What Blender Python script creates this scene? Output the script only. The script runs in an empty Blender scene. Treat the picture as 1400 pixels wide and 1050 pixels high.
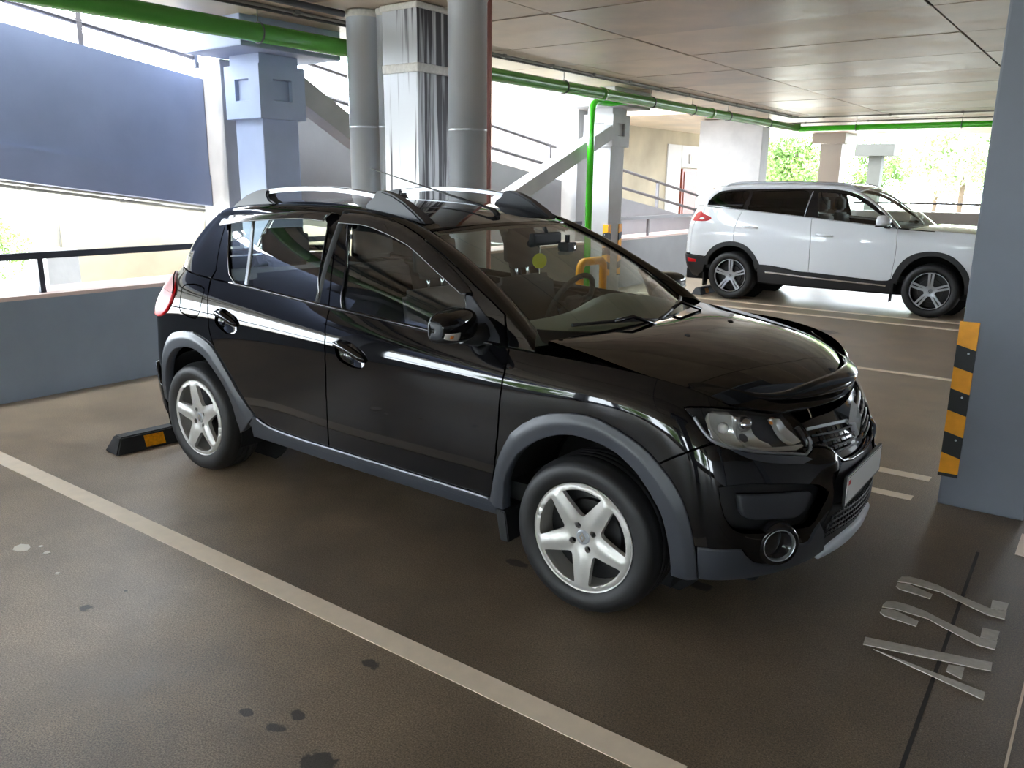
import bpy, bmesh, math, random
import numpy as np
from mathutils import Matrix, Vector
from mathutils.geometry import delaunay_2d_cdt

# ------------------------------------------------------------------ scene, camera, sky, sun, exposure
SC = bpy.context.scene
COL = SC.collection
cd = bpy.data.cameras.new('camera')
cam = bpy.data.objects.new('camera', cd)
COL.objects.link(cam)
cd.sensor_width = 36.0
cd.lens = 1116.4 * 36.0 / 1400.0
cd.clip_end = 400
CAM_POS = Vector((1.5166, -3.3500, 1.6439))
yaw, pitch, roll = -0.6398, 0.2426, 0.0117
fw = Vector((math.sin(yaw) * math.cos(pitch), math.cos(yaw) * math.cos(pitch), -math.sin(pitch)))
rt = Vector((math.cos(yaw), -math.sin(yaw), 0))
up = rt.cross(fw)
rt2 = rt * math.cos(roll) + up * math.sin(roll)
up2 = up * math.cos(roll) - rt * math.sin(roll)
M = Matrix((rt2, up2, -fw)).transposed().to_4x4()
M.translation = CAM_POS
cam.matrix_world = M
SC.camera = cam

SKY = 9.6
w = bpy.data.worlds.new('sky')
SC.world = w
w.use_nodes = True
bg = w.node_tree.nodes['Background']
bg.inputs[0].default_value = (0.83, 0.92, 1.0, 1)
bg.inputs[1].default_value = SKY
sd = bpy.data.lights.new('sun', 'SUN')
sd.energy = 2.2
sd.angle = math.radians(1.5)
sd.color = (1.0, 0.95, 0.86)
sun = bpy.data.objects.new('sun', sd)
COL.objects.link(sun)
sun.rotation_euler = Vector((0.06, -0.62, 0.92)).to_track_quat('Z', 'Y').to_euler()
SC.view_settings.view_transform = 'Standard'
SC.view_settings.look = 'None'
SC.view_settings.gamma = 1.0
SC.view_settings.use_curve_mapping = False
SC.view_settings.exposure = 1.3

# ------------------------------------------------------------------ helpers: materials
MATS = {}
def srgb(r, g, b):
    f = lambda c: (c / 255 / 12.92) if c / 255 <= 0.04045 else ((c / 255 + 0.055) / 1.055) ** 2.4
    return (f(r), f(g), f(b), 1)
def mat(name, col, rough=0.5, metal=0.0, coat=0.0, noise=0.0, scale=8.0, bump=0.0, bscale=None, spec=0.5, col2=None, rnoise=0.0):
    m = bpy.data.materials.new(name); m.use_nodes = True
    nt = m.node_tree; b = nt.nodes['Principled BSDF']
    if len(col) == 3: col = (*col, 1)
    b.inputs['Base Color'].default_value = col
    b.inputs['Roughness'].default_value = rough
    b.inputs['Metallic'].default_value = metal
    b.inputs['Coat Weight'].default_value = coat
    b.inputs['Coat Roughness'].default_value = 0.03
    b.inputs['Specular IOR Level'].default_value = spec
    if noise > 0 or bump > 0 or rnoise > 0 or col2:
        tc = nt.nodes.new('ShaderNodeTexCoord')
        n = nt.nodes.new('ShaderNodeTexNoise'); n.inputs['Scale'].default_value = scale; n.inputs['Detail'].default_value = 6
        nt.links.new(tc.outputs['Object'], n.inputs['Vector'])
        if noise > 0 or col2:
            r = nt.nodes.new('ShaderNodeValToRGB')
            r.color_ramp.elements[0].position = 0.3; r.color_ramp.elements[1].position = 0.7
            c2 = col2 if col2 else tuple(min(1, c * (1 + noise)) for c in col[:3])
            c1 = col if col2 else tuple(c * (1 - noise) for c in col[:3])
            r.color_ramp.elements[0].color = (*c1[:3], 1); r.color_ramp.elements[1].color = (*c2[:3], 1)
            nt.links.new(n.outputs['Fac'], r.inputs['Fac']); nt.links.new(r.outputs['Color'], b.inputs['Base Color'])
        if rnoise > 0:
            mr = nt.nodes.new('ShaderNodeMapRange'); mr.inputs['To Min'].default_value = max(0.02, rough - rnoise); mr.inputs['To Max'].default_value = rough + rnoise
            nt.links.new(n.outputs['Fac'], mr.inputs['Value']); nt.links.new(mr.outputs[0], b.inputs['Roughness'])
        if bump > 0:
            n2 = nt.nodes.new('ShaderNodeTexNoise'); n2.inputs['Scale'].default_value = bscale or scale * 6; n2.inputs['Detail'].default_value = 4
            nt.links.new(tc.outputs['Object'], n2.inputs['Vector'])
            bp = nt.nodes.new('ShaderNodeBump'); bp.inputs['Strength'].default_value = bump; bp.inputs['Distance'].default_value = 0.01
            nt.links.new(n2.outputs['Fac'], bp.inputs['Height']); nt.links.new(bp.outputs[0], b.inputs['Normal'])
    MATS[name] = m
    return m
def glass(name, tint, gloss=1.0, rough=0.0, ior=1.5):
    m = bpy.data.materials.new(name); m.use_nodes = True
    nt = m.node_tree; nt.nodes.clear()
    o = nt.nodes.new('ShaderNodeOutputMaterial'); mx = nt.nodes.new('ShaderNodeMixShader')
    t = nt.nodes.new('ShaderNodeBsdfTransparent'); t.inputs[0].default_value = (*tint, 1)
    g = nt.nodes.new('ShaderNodeBsdfGlossy'); g.inputs['Roughness'].default_value = rough; g.inputs[0].default_value = (gloss, gloss, gloss, 1)
    fr = nt.nodes.new('ShaderNodeFresnel'); fr.inputs[0].default_value = ior
    ge = nt.nodes.new('ShaderNodeNewGeometry'); mi = nt.nodes.new('ShaderNodeMix')       # thin pane: same reflectance from both sides
    mi.inputs[2].default_value = ior; mi.inputs[3].default_value = 1.0 / ior
    nt.links.new(ge.outputs['Backfacing'], mi.inputs[0]); nt.links.new(mi.outputs[0], fr.inputs[0])
    nt.links.new(fr.outputs[0], mx.inputs[0]); nt.links.new(t.outputs[0], mx.inputs[1]); nt.links.new(g.outputs[0], mx.inputs[2]); nt.links.new(mx.outputs[0], o.inputs[0])
    MATS[name] = m
    return m
def emit(name, col, s):
    m = bpy.data.materials.new(name); m.use_nodes = True
    b = m.node_tree.nodes['Principled BSDF']; b.inputs['Emission Color'].default_value = (*col, 1); b.inputs['Emission Strength'].default_value = s; b.inputs['Base Color'].default_value = (*col, 1)
    MATS[name] = m
    return m

# ------------------------------------------------------------------ helpers: objects
def link(name, me, parent=None, m=None):
    o = bpy.data.objects.new(name, me); COL.objects.link(o)
    if m is not None and me is not None and not me.materials: me.materials.append(m)
    if parent is not None: o.parent = parent
    return o
def thing(name, label, cat, loc=(0, 0, 0), group=None):
    o = bpy.data.objects.new(name, None); COL.objects.link(o); o.location = loc; o.empty_display_size = 0.2
    o['label'] = label; o['category'] = cat
    if group: o['group'] = group
    return o
def tag(o, label, cat, group=None):
    o['label'] = label; o['category'] = cat
    if group: o['group'] = group
    return o
def struct(o, label=None):
    o['kind'] = 'structure'
    if label: o['label'] = label
    return o
def from_bm(name, bm, m, parent=None, smooth=False, org=None):
    if org is not None: bmesh.ops.translate(bm, verts=bm.verts, vec=-Vector(org))
    bmesh.ops.recalc_face_normals(bm, faces=bm.faces)
    me = bpy.data.meshes.new(name); bm.to_mesh(me); bm.free()
    if smooth:
        for p in me.polygons: p.use_smooth = True
    return link(name, me, parent, m)
def box_bm(bm, c0, c1, bevel=0.0, rot=None, piv=None):
    x0, y0, z0 = c0; x1, y1, z1 = c1
    r = bmesh.ops.create_cube(bm, size=1.0)
    vs = r['verts']
    for v in vs:
        v.co = Vector(((x0 + x1) / 2 + v.co.x * (x1 - x0), (y0 + y1) / 2 + v.co.y * (y1 - y0), (z0 + z1) / 2 + v.co.z * (z1 - z0)))
    if bevel > 0:
        es = list({e for v in vs for e in v.link_edges})
        rb = bmesh.ops.bevel(bm, geom=es, offset=bevel, segments=2, affect='EDGES', profile=0.6)
        vs = list({v for f in rb['faces'] for v in f.verts} | {v for v in vs if v.is_valid})
    if rot is not None:
        bmesh.ops.rotate(bm, verts=[v for v in vs if v.is_valid], cent=piv or (0, 0, 0), matrix=rot)
    return vs
def box(name, c0, c1, m, parent=None, bevel=0.0, org=None, rot=None, piv=None):
    bm = bmesh.new(); box_bm(bm, c0, c1, bevel, rot, piv)
    return from_bm(name, bm, m, parent, False, org)
def tube_bm(bm, pts, r, n=12, cap=True, closed=False):
    P = [Vector(p) for p in pts]; rs = r if isinstance(r, (list, tuple)) else [r] * len(P)
    rings = []; N = len(P)
    prev = None
    for i, p in enumerate(P):
        if closed: t = (P[(i + 1) % N] - P[i - 1])
        else: t = (P[min(i + 1, N - 1)] - P[max(i - 1, 0)])
        t.normalize()
        if prev is None:
            a = Vector((0, 0, 1)) if abs(t.z) < 0.9 else Vector((1, 0, 0))
            s = t.cross(a).normalized()
        else:
            s = (prev - t * prev.dot(t)).normalized()
        prev = s; q = t.cross(s)
        rings.append([bm.verts.new(p + (s * math.cos(k * 2 * math.pi / n) + q * math.sin(k * 2 * math.pi / n)) * rs[i]) for k in range(n)])
    for i in range(N if closed else N - 1):
        a = rings[i]; b = rings[(i + 1) % N]
        for k in range(n): bm.faces.new((a[k], a[(k + 1) % n], b[(k + 1) % n], b[k]))
    if cap and not closed:
        bm.faces.new(rings[0][::-1]); bm.faces.new(rings[-1])
def tube(name, pts, r, m, parent=None, n=12, org=None, closed=False):
    bm = bmesh.new(); tube_bm(bm, pts, r, n, True, closed)
    o = from_bm(name, bm, m, parent, False, org)
    for p in o.data.polygons: p.use_smooth = len(p.vertices) == 4
    return o
def prism(name, poly, axis, a0, a1, m, parent=None, bevel=0.0, org=None, smooth=False):
    # poly of 2D points in the plane across `axis`, extruded from a0 to a1
    bm = bmesh.new()
    def mk(p, a):
        return {0: (a, p[0], p[1]), 1: (p[0], a, p[1]), 2: (p[0], p[1], a)}[axis]
    v0 = [bm.verts.new(mk(p, a0)) for p in poly]; v1 = [bm.verts.new(mk(p, a1)) for p in poly]
    n = len(poly)
    bm.faces.new(v0[::-1]); bm.faces.new(v1)
    for i in range(n): bm.faces.new((v0[i], v0[(i + 1) % n], v1[(i + 1) % n], v1[i]))
    if bevel > 0: bmesh.ops.bevel(bm, geom=list(bm.edges), offset=bevel, segments=2, affect='EDGES')
    return from_bm(name, bm, m, parent, smooth, org)
def lathe_bm(bm, prof, n=48, axis='y', center=(0, 0, 0)):
    # prof: list of (radius, axial)
    rings = []
    c = Vector(center)
    for r, a in prof:
        ring = []
        for k in range(n):
            t = 2 * math.pi * k / n
            p = {'y': Vector((r * math.cos(t), a, r * math.sin(t))), 'z': Vector((r * math.cos(t), r * math.sin(t), a)), 'x': Vector((a, r * math.cos(t), r * math.sin(t)))}[axis]
            ring.append(bm.verts.new(c + p))
        rings.append(ring)
    for i in range(len(rings) - 1):
        for k in range(n): bm.faces.new((rings[i][k], rings[i][(k + 1) % n], rings[i + 1][(k + 1) % n], rings[i + 1][k]))
def lathe(name, prof, m, parent=None, n=48, axis='y', center=(0, 0, 0), smooth=True, org=None):
    bm = bmesh.new(); lathe_bm(bm, prof, n, axis, center)
    return from_bm(name, bm, m, parent, smooth, org)
def copy_tree(o, loc=None, parent=None):
    c = o.copy(); COL.objects.link(c); c.parent = parent
    if loc is not None: c.location = loc
    for ch in list(o.children): copy_tree(ch, None, c)
    return c
# ------------------------------------------------------------------ materials of the place
def floor_mat():
    m = bpy.data.materials.new('floor_concrete'); m.use_nodes = True
    nt = m.node_tree; b = nt.nodes['Principled BSDF']; N = nt.nodes.new; L = nt.links.new
    tc = N('ShaderNodeTexCoord')
    def noise(s, d=6, r=0.55):
        n = N('ShaderNodeTexNoise'); n.inputs['Scale'].default_value = s; n.inputs['Detail'].default_value = d; n.inputs['Roughness'].default_value = r
        L(tc.outputs['Object'], n.inputs['Vector']); return n
    big = noise(0.45, 5); mid = noise(3.0, 6); fine = noise(170, 2, 0.8); speck = noise(330, 1)
    r1 = N('ShaderNodeValToRGB'); e = r1.color_ramp.elements
    e[0].position = 0.35; e[0].color = srgb(164, 144, 120); e[1].position = 0.68; e[1].color = srgb(198, 176, 149)
    L(big.outputs['Fac'], r1.inputs['Fac'])
    mx = N('ShaderNodeMixRGB'); mx.blend_type = 'MULTIPLY'; mx.inputs[0].default_value = 0.55
    r2 = N('ShaderNodeValToRGB'); r2.color_ramp.elements[0].position = 0.3; r2.color_ramp.elements[0].color = (0.42, 0.42, 0.42, 1); r2.color_ramp.elements[1].position = 0.66; r2.color_ramp.elements[1].color = (1, 1, 1, 1)
    L(mid.outputs['Fac'], r2.inputs['Fac']); L(r1.outputs[0], mx.inputs[1]); L(r2.outputs[0], mx.inputs[2])
    mx2 = N('ShaderNodeMixRGB'); mx2.blend_type = 'MULTIPLY'; mx2.inputs[0].default_value = 0.85
    r3 = N('ShaderNodeValToRGB'); r3.color_ramp.elements[0].position = 0.36; r3.color_ramp.elements[0].color = (0.30, 0.30, 0.30, 1); r3.color_ramp.elements[1].position = 0.66; r3.color_ramp.elements[1].color = (1.25, 1.25, 1.25, 1)
    L(fine.outputs['Fac'], r3.inputs['Fac']); L(mx.outputs[0], mx2.inputs[1]); L(r3.outputs[0], mx2.inputs[2])
    # dark asphalt-like coat in the bay; its fade paints in daylight from the left
    sp = N('ShaderNodeSeparateXYZ'); L(tc.outputs['Object'], sp.inputs[0])
    wob = noise(1.1, 4)
    def mr(src, a0, a1, t0=0.0, t1=1.0):
        q = N('ShaderNodeMapRange'); q.interpolation_type = 'SMOOTHSTEP'
        q.inputs['From Min'].default_value = a0; q.inputs['From Max'].default_value = a1; q.inputs['To Min'].default_value = t0; q.inputs['To Max'].default_value = t1
        L(src, q.inputs['Value']); return q.outputs[0]
    def math_(op, a, bb):
        q = N('ShaderNodeMath'); q.operation = op
        for i, s in enumerate((a, bb)):
            if isinstance(s, (int, float)): q.inputs[i].default_value = s
            else: L(s, q.inputs[i])
        return q.outputs[0]
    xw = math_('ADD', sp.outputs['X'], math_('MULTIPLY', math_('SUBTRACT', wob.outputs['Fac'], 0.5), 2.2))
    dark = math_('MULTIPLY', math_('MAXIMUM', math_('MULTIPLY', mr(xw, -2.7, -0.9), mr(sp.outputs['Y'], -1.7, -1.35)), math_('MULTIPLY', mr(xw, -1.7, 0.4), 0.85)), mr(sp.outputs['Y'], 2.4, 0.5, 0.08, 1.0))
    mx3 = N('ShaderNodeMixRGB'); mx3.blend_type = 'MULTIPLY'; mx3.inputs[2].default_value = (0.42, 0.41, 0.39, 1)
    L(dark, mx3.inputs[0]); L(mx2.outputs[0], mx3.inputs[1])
    # pale grit
    gq = N('ShaderNodeMixRGB'); gq.inputs[2].default_value = srgb(190, 184, 172); L(math_('MULTIPLY', mr(speck.outputs['Fac'], .66, .74), 0.55), gq.inputs[0]); L(mx3.outputs[0], gq.inputs[1])
    # oil spots
    last = gq.outputs[0]
    for (x, y, r) in [(-1.55, -2.02, .035), (-0.39, -1.6, .035), (-0.37, -2.02, .03), (-0.36, -1.94, .03), (-0.5, -2.03, .028), (-0.14, -2.04, .06), (-0.45, -0.66, .05), (-1.56, -1.85, .012), (0.3, -0.35, .05), (-3.0, 5.6, .12), (-1.2, 6.3, .2), (-.4, 2.9, .12)]:
        dx = math_('SUBTRACT', sp.outputs['X'], x); dy = math_('SUBTRACT', sp.outputs['Y'], y)
        d = math_('SQRT', math_('ADD', math_('MULTIPLY', dx, dx), math_('MULTIPLY', math_('MULTIPLY', dy, dy), 2.2)), 0)
        d = math_('ADD', d, math_('MULTIPLY', math_('SUBTRACT', noise(22, 3).outputs['Fac'], 0.5), r * 2.4))
        k = mr(d, r * 1.15, r * 0.75)
        q = N('ShaderNodeMixRGB'); q.inputs[2].default_value = srgb(34, 32, 29); L(math_('MULTIPLY', k, 0.85), q.inputs[0]); L(last, q.inputs[1]); last = q.outputs[0]
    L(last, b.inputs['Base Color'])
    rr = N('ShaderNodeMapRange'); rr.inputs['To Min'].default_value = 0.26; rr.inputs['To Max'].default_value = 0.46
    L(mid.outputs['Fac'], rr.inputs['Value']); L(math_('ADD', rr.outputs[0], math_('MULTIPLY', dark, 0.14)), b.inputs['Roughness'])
    bp = N('ShaderNodeBump'); bp.inputs['Strength'].default_value = 0.25; bp.inputs['Distance'].default_value = 0.004
    L(fine.outputs['Fac'], bp.inputs['Height']); L(bp.outputs[0], b.inputs['Normal'])
    b.inputs['Specular IOR Level'].default_value = 0.5
    return m
M_floor = floor_mat()
M_line = mat('line_paint', srgb(232, 216, 194), 0.6, noise=0.05, scale=14)
M_lineg = mat('stencil_paint', srgb(196, 192, 184), 0.65, noise=0.12, scale=40)
M_ceil = mat('ceiling_concrete', srgb(194, 176, 155), 0.44, noise=0.2, scale=1.6, rnoise=0.14, bump=0.15, bscale=14)
M_ceil2 = mat('ceiling_concrete_dark', srgb(172, 154, 134), 0.40, noise=0.24, scale=2.2, rnoise=0.12, bump=0.18, bscale=11)
M_slab = mat('slab_dark', srgb(70, 66, 60), 0.9)
M_conc = mat('grey_concrete_paint', srgb(138, 138, 143), 0.6, noise=0.07, scale=2.5, bump=0.12, bscale=18)
M_concl = mat('flare_tinted_wall', srgb(124, 135, 164), 0.6, noise=0.07, scale=2.5, bump=0.12, bscale=18)  # bluish lens flare at the left put into the ramp wall colour
M_parl = mat('flare_tinted_parapet', srgb(140, 152, 168), 0.6, noise=0.07, scale=2.5, bump=0.12, bscale=18)  # same flare blue mixed into the left parapet colour
M_conc2l = mat('flare_tinted_column', srgb(156, 168, 196), 0.6, noise=0.07, scale=3, bump=0.1, bscale=20)  # column grey shifted to blue to carry the lens flare
M_conc2 = mat('pale_concrete', srgb(166, 164, 164), 0.65, noise=0.09, scale=3.5, bump=0.12, bscale=20)
M_colgrey = mat('column_paint', srgb(112, 117, 128), 0.6, noise=0.06, scale=3, bump=0.1, bscale=20)
M_shade = mat('shaded_grey_concrete', srgb(50, 50, 46), 0.8, noise=0.1, scale=3)  # very dark grey: shade on the outside column put into its colour
M_pink = mat('pinkish_coping', srgb(222, 196, 190), 0.6, noise=0.08, scale=4)
M_cream = mat('cream_plaster', srgb(172, 160, 138), 0.8, noise=0.16, scale=1.2)
M_white = mat('white_wall_panel', srgb(196, 192, 190), 0.6, noise=0.03, scale=2)
M_rail = mat('rail_steel', srgb(96, 92, 94), 0.5, metal=0.2)
M_raild = mat('rail_dark', srgb(70, 74, 84), 0.45, metal=0.4)
M_green = mat('green_pipe_paint', srgb(84, 158, 66), 0.25, coat=0.4)
M_greenb = mat('green_bright_paint', srgb(60, 190, 30), 0.22, coat=0.5)
M_galv = mat('galvanised_steel', srgb(206, 212, 220), 0.28, metal=0.5, noise=0.02, scale=1.5)
M_seal = mat('white_sealant', srgb(226, 224, 220), 0.7, noise=0.1, scale=40, bump=0.4, bscale=60)
M_pinkpipe = mat('salmon_pipe_paint', srgb(222, 160, 152), 0.4)
M_cond = mat('conduit_grey', srgb(120, 118, 112), 0.5)
M_condd = mat('conduit_dark', srgb(72, 72, 74), 0.5)
M_yel = mat('yellow_rubber', srgb(240, 160, 14), 0.5, noise=0.08, scale=20)
M_blk = mat('black_rubber', srgb(26, 27, 30), 0.55)
M_orange = mat('amber_reflector', srgb(214, 138, 20), 0.35, noise=0.25, scale=60)
M_brown = mat('brown_door', srgb(140, 62, 34), 0.45, noise=0.1, scale=6)
M_browndk = mat('brown_door_leaf', srgb(118, 50, 30), 0.45, noise=0.12, scale=9)
M_sign = mat('green_sign', srgb(150, 200, 120), 0.5)
M_ground = mat('outdoor_paving', srgb(196, 190, 176), 0.9, noise=0.1, scale=0.8)
M_grass = mat('grass', srgb(76, 80, 60), 0.95, noise=0.3, scale=0.6)
M_paper = mat('paper', srgb(225, 220, 210), 0.8)
M_joint = mat('joint_filler', srgb(44, 42, 40), 0.9)
def duct_mat():
    m = bpy.data.materials.new('stained_duct'); m.use_nodes = True
    nt = m.node_tree; b = nt.nodes['Principled BSDF']; N = nt.nodes.new; L = nt.links.new
    tc = N('ShaderNodeTexCoord'); mp = N('ShaderNodeMapping'); mp.inputs['Scale'].default_value = (26, 26, 0.9)
    n = N('ShaderNodeTexNoise'); n.inputs['Scale'].default_value = 1.0; n.inputs['Detail'].default_value = 5
    L(tc.outputs['Object'], mp.inputs[0]); L(mp.outputs[0], n.inputs['Vector'])
    # streaks come out darker on the +x side of the duct
    sp = N('ShaderNodeSeparateXYZ'); L(tc.outputs['Normal'], sp.inputs[0])
    a = N('ShaderNodeMath'); a.operation = 'MULTIPLY_ADD'; a.inputs[1].default_value = -0.15; L(sp.outputs['X'], a.inputs[0]); L(n.outputs['Fac'], a.inputs[2])
    r = N('ShaderNodeValToRGB'); e = r.color_ramp.elements
    e[0].position = 0.34; e[0].color = srgb(62, 60, 66); e[1].position = 0.46; e[1].color = srgb(196, 198, 202)
    L(a.outputs[0], r.inputs['Fac']); L(r.outputs[0], b.inputs['Base Color'])
    b.inputs['Metallic'].default_value = 0.35; b.inputs['Roughness'].default_value = 0.4
    return m
M_duct = duct_mat()

# ------------------------------------------------------------------ shell
X0, X1, Y0, Y1, ZC = -5.0, 12.6, -15.0, 20.2, 2.93
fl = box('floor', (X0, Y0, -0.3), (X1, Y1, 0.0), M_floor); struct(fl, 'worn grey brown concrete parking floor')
# ceiling: poured panels with recessed joints
cl = box('ceiling', (-5.2, Y0 - .2, ZC + .012), (X1 + .2, Y1 + .2, ZC + .40), M_slab); struct(cl, 'board-marked concrete ceiling of wide panels')
xs = [-5.2, -3.75, -2.42, 0.09] + [0.09 + 2.55 * k for k in range(1, 6)]
ys = [Y0 - .2] + [2.37 - 1.29 * k for k in range(13, 0, -1)] + [2.37 + 1.29 * k for k in range(0, 14)] + [Y1 + .2]
xs[-1] = X1 + .2
pm = {}
rng = random.Random(3)
for i in range(len(xs) - 1):
    for j in range(len(ys) - 1):
        wx, wy = round(xs[i + 1] - xs[i], 3), round(ys[j + 1] - ys[j], 3)
        mm = M_ceil if rng.random() < .6 else M_ceil2
        key = (wx, wy, mm.name)
        if key not in pm:
            o = box('ceiling_panel', (-wx / 2 + .011, -wy / 2 + .010, -.02), (wx / 2 - .011, wy / 2 - .010, .02), mm, cl)
            pm[key] = o.data
        else:
            o = link('ceiling_panel', pm[key], cl)
        o.location = ((xs[i] + xs[i + 1]) / 2, (ys[j] + ys[j + 1]) / 2, ZC + .02 + rng.uniform(0, .006))

# parapets
def parapet(name, c0, c1, label, m=M_conc, cap=M_conc2):
    o = box(name, c0, (c1[0], c1[1], c1[2] - .03), m); struct(o, label)
    e = 0.0
    box('coping', (c0[0] - e, c0[1] - e, c1[2] - .03), (c1[0] + e, c1[1] + e, c1[2]), cap, o)
    return o
def railing(name, label, x, y0, y1, z, step, m, group=None, axis='y', ph=0.0):
    t = thing(name, label, 'railing', (x, y0, 0) if axis == 'y' else (y0, x, 0), group)
    og = tuple(t.location)
    f = (lambda a, h: (x, a, h)) if axis == 'y' else (lambda a, h: (a, x, h))
    if axis == 'y': box('rail', (x - .025, y0, z - .04), (x + .025, y1, z + .01), m, t, org=og)
    else: box('rail', (y0, x - .025, z - .04), (y1, x + .025, z + .01), m, t, org=og)
    a = y0 + ph
    while a < y1:
        p = f(a, 0)
        box('post', (p[0] - .02, p[1] - .02, .78), (p[0] + .02, p[1] + .02, z - .04), m, t, org=og)
        a += step
    return t
for k_, (ya, yb_) in enumerate([(Y0, 1.303), (1.697, 7.303), (7.697, 13.298), (13.702, 20.2)]):
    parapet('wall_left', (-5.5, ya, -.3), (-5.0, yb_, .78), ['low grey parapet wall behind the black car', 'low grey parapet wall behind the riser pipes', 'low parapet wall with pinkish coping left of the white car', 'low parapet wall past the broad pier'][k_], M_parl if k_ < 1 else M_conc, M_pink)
parapet('wall_far', (-5.0, 20.0, -.3), (X1, 20.2, 1.02), 'low grey parapet wall at the far end')
parapet('wall_near', (-5.0, Y0, -.3), (X1, Y0 + .2, .80), 'low parapet wall behind the photographer')
struct(box('wall_right', (X1, Y0, -.3), (X1 + .2, Y1, ZC + .4), M_conc), 'solid grey wall on the far right side')
railing('parapet_railing', 'dark steel handrail on the parapet behind the black car', -5.12, -10, 1.28, 1.075, 2.6, M_raild, 'parapet railings', ph=.28 + 2.6 * 3.55)
railing('parapet_railing', 'steel handrail on the parapet hidden behind the metal pipes', -5.12, 1.75, 7.25, 1.075, 2.6, M_raild, 'parapet railings', ph=1.3)
railing('parapet_railing', 'steel handrail on the pinkish parapet left of the white car', -5.12, 7.75, 13.3, 1.10, 2.6, M_rail, 'parapet railings', ph=1.65)
railing('parapet_railing', 'thin steel handrail on the far parapet behind the white car', 20.1, -4.6, X1, 1.24, 2.4, M_rail, 'parapet railings', axis='x', ph=4.0)

# ------------------------------------------------------------------ floor markings
def strip(x0, x1, y0, y1, label, name='parking_line'):
    return tag(box(name, (x0, y0, 0.0005), (x1, y1, .003), M_line), label, 'floor marking', 'white bay lines')
strip(-4.55, .72, -1.505, -1.405, 'long white bay line on the floor beside the black car')
strip(.50, .80, 1.63, 1.72, 'short white line stub behind the grey column foot, farther one')
strip(.56, .78, 1.25, 1.33, 'short white line stub behind the grey column foot, nearer one')
strip(-4.5, .80, 4.49, 4.58, 'white bay line across the empty bay behind the black car')
strip(-4.5, .80, 7.40, 7.50, 'white bay line nearest the white car')
strip(-4.5, .80, 7.95, 8.04, 'white bay line running under the white car wheels')
strip(1.31, 1.46, .83, 1.12, 'short white line patch in front of the grey column')
strip(1.455, 1.463, -.85, -.30, 'hairline chalk mark right of the bay number', 'chalk_line')
jt = tag(box('expansion_joint', (1.183, -1.6, .0003), (1.196, .75, .0016), M_joint), 'dark floor joint cutting through the bay number', 'floor joint')
for v in jt.data.vertices: v.co.x += (0.733 - v.co.y) * 0.026 - .018
def poly_plate(name, polys, z0, z1, m, parent=None, org=None):
    bm = bmesh.new()
    for poly in polys:
        n = len(poly)
        a = [bm.verts.new((x, y, z0)) for x, y in poly]; b = [bm.verts.new((x, y, z1)) for x, y in poly]
        bm.faces.new(b); bm.faces.new(a[::-1])
        for i in range(n): bm.faces.new((a[i], a[(i + 1) % n], b[(i + 1) % n], b[i]))
    return from_bm(name, bm, m, parent, False, org)
t = thing('bay_number', 'pale stencilled bay number A22 painted on the floor', 'floor marking', (1.15, -.1, 0))
og = (1.15, -.1, 0)
g = lambda name, polys: poly_plate(name, polys, .0006, .0034, M_lineg, t, og)
g('letter', [[(.948, -.347), (1.352, -.246), (1.356, -.309), (.954, -.405)], [(.993, -.416), (1.026, -.419), (1.358, -.462), (1.359, -.513)], [(1.23, -.356), (1.278, -.342), (1.282, -.427), (1.23, -.406)]])
def two(dy):
    top = [(.940, .225), (.945, .262), (.971, .284), (1.02, .287), (1.083, .276), (1.184, .228), (1.291, .188), (1.347, .198), (1.348, .128), (1.29, .124), (1.187, .172), (1.108, .216), (.986, .219), (.942, .202)]
    hook = [(.944, .188), (.988, .207), (1.082, .173), (1.083, .126), (.965, .134), (.946, .152)]
    foot = [(1.288, .275), (1.345, .282), (1.345, .206), (1.292, .192)]
    return [[(x, y + dy) for x, y in p] for p in (top, hook, foot)]
g('digit', two(-.272)); g('digit', two(0))
# scraps of paper
for k, (x, y, s) in enumerate([(-2.31, -1.93, .045), (-2.17, -1.885, .02), (-1.93, -1.95, .012), (-2.26, -1.87, .012)]):
    r = random.Random(k)
    pts = [(x + s * (0.7 + .5 * r.random()) * math.cos(a), y + s * (.6 + .4 * r.random()) * math.sin(a)) for a in [i * math.pi / 3.5 for i in range(7)]]
    lab = ['largest white paper scrap on the floor left of the bay line', 'small white paper scrap right of the largest scrap', 'tiny white paper crumb nearest the bay line', 'tiny white paper crumb above the largest scrap'][k]
    tag(poly_plate('paper_scrap', [pts], .0005, .003, M_paper), lab, 'paper scrap', 'paper scraps on the floor')

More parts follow.
